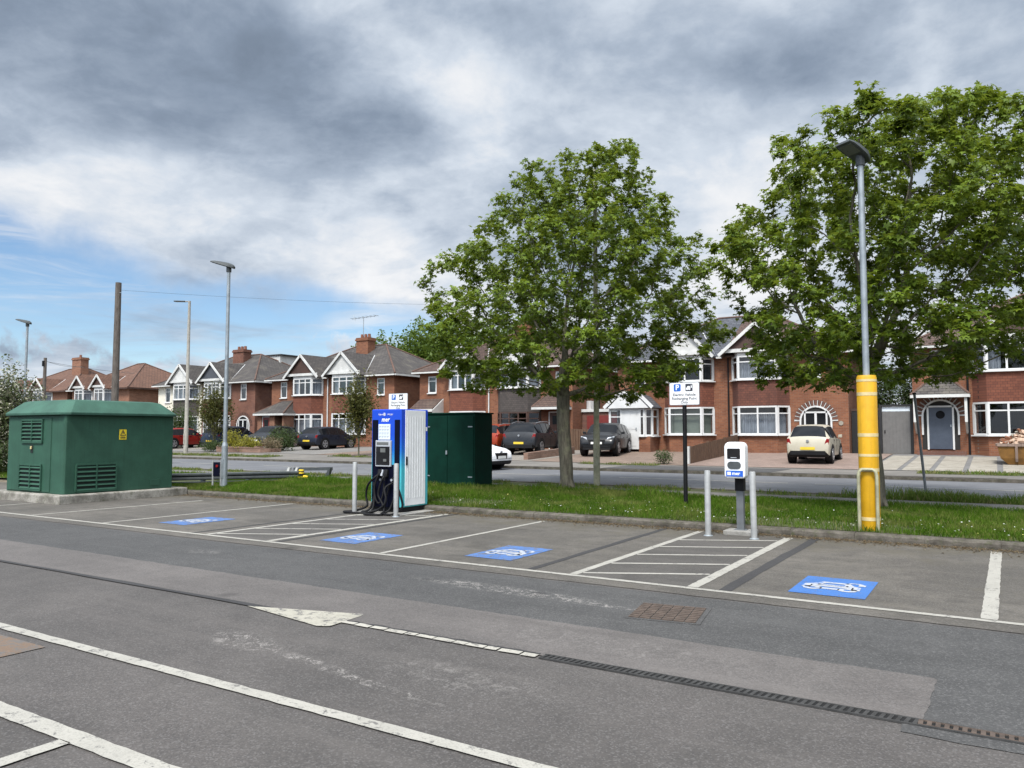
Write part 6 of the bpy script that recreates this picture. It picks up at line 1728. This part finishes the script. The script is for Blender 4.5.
L = t.smooth(thick, .42, .74, .81, .26)
L = t.add(L, t.add(t.mul(t.sub(n2, .5), .16), t.mul(t.sub(t.smooth(n2, .38, .62), .5), .10)))
L = t.add(L, t.mul(t.sub(n3, .5), .26))
L = t.m('MAXIMUM', t.m('MINIMUM', L, 1.), .12)
cr = t.n('ShaderNodeValToRGB'); t.put(cr, 0, L)
e = cr.color_ramp.elements; e[0].position = .10; e[0].color = (.145, .185, .245, 1); e[1].position = 1.; e[1].color = (.90, .905, .91, 1)
for pp, cc in ((.30, (.225, .28, .365)), (.52, (.37, .435, .53)), (.72, (.57, .63, .71)), (.86, (.76, .775, .80))): q = e.new(pp); q.color = (*cc, 1)
# sky glow added out of view round the hidden sun, to lift the light
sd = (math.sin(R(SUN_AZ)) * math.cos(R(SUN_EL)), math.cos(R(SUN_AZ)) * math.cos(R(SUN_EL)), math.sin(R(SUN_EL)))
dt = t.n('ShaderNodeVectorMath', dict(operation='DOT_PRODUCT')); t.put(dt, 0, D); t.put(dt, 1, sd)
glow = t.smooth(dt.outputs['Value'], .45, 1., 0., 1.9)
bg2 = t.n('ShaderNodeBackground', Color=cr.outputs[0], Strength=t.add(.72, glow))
# where the cover breaks: a blue wedge low on the left
edge = t.sub(.215, t.mul(t.add(u, .58), .165)); edge = t.sub(edge, t.smooth(u, -.10, .12, 0., .5))
cov = t.smooth(t.add(t.sub(v, edge), t.add(t.mul(t.sub(n4, .5), .14), t.mul(t.sub(n3, .5), .05))), -.025, .03)
wisp = t.mul(t.smooth(t.noise(t.comb(t.mul(u, 3.), t.mul(v, 20.), 0.), 1.4, 7, .62, .6), .42, .72), .75)
puff = t.smooth(t.add(n3, t.mul(t.sub(.112, v), 2.3)), .53, .64)
cov2 = t.m('MAXIMUM', t.m('MAXIMUM', cov, wisp), t.mul(puff, .95))
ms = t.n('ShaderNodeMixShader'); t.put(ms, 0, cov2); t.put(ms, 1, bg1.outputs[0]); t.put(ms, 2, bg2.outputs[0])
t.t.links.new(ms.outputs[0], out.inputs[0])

sun = bpy.data.lights.new('sun', 'SUN'); sun.energy = 2.7; sun.angle = R(13); sun.color = (1., .955, .89)
so = bpy.data.objects.new('sun', sun); COL.objects.link(so)
az, el = R(SUN_AZ), R(SUN_EL)
to = Vector((math.sin(az) * math.cos(el), math.cos(az) * math.cos(el), math.sin(el)))
so.rotation_euler = to.to_track_quat('Z', 'Y').to_euler(); so.location = (0, -5, 30)

cam = bpy.data.cameras.new('camera'); cam.sensor_fit = 'HORIZONTAL'; cam.sensor_width = 36.; cam.lens = 36. * 775. / 1024.
cam.clip_start = .05; cam.clip_end = 3000.
co = bpy.data.objects.new('camera', cam); COL.objects.link(co)
co.location = (0, 0, 1.6); co.rotation_euler = (math.pi / 2 + math.atan(48. / 775.), 0, R(32.))
SC.camera = co
SC.render.resolution_x, SC.render.resolution_y = 1024, 768
SC.view_settings.view_transform = 'Standard'; SC.view_settings.look = 'None'; SC.view_settings.exposure = .68; SC.view_settings.gamma = 1.
SC.view_settings.use_curve_mapping = False
cy_ = SC.cycles; cy_.max_bounces = 6; cy_.diffuse_bounces = 3; cy_.glossy_bounces = 3; cy_.transmission_bounces = 4; cy_.transparent_max_bounces = 8
cy_.caustics_reflective = False; cy_.caustics_refractive = False; cy_.use_denoising = True
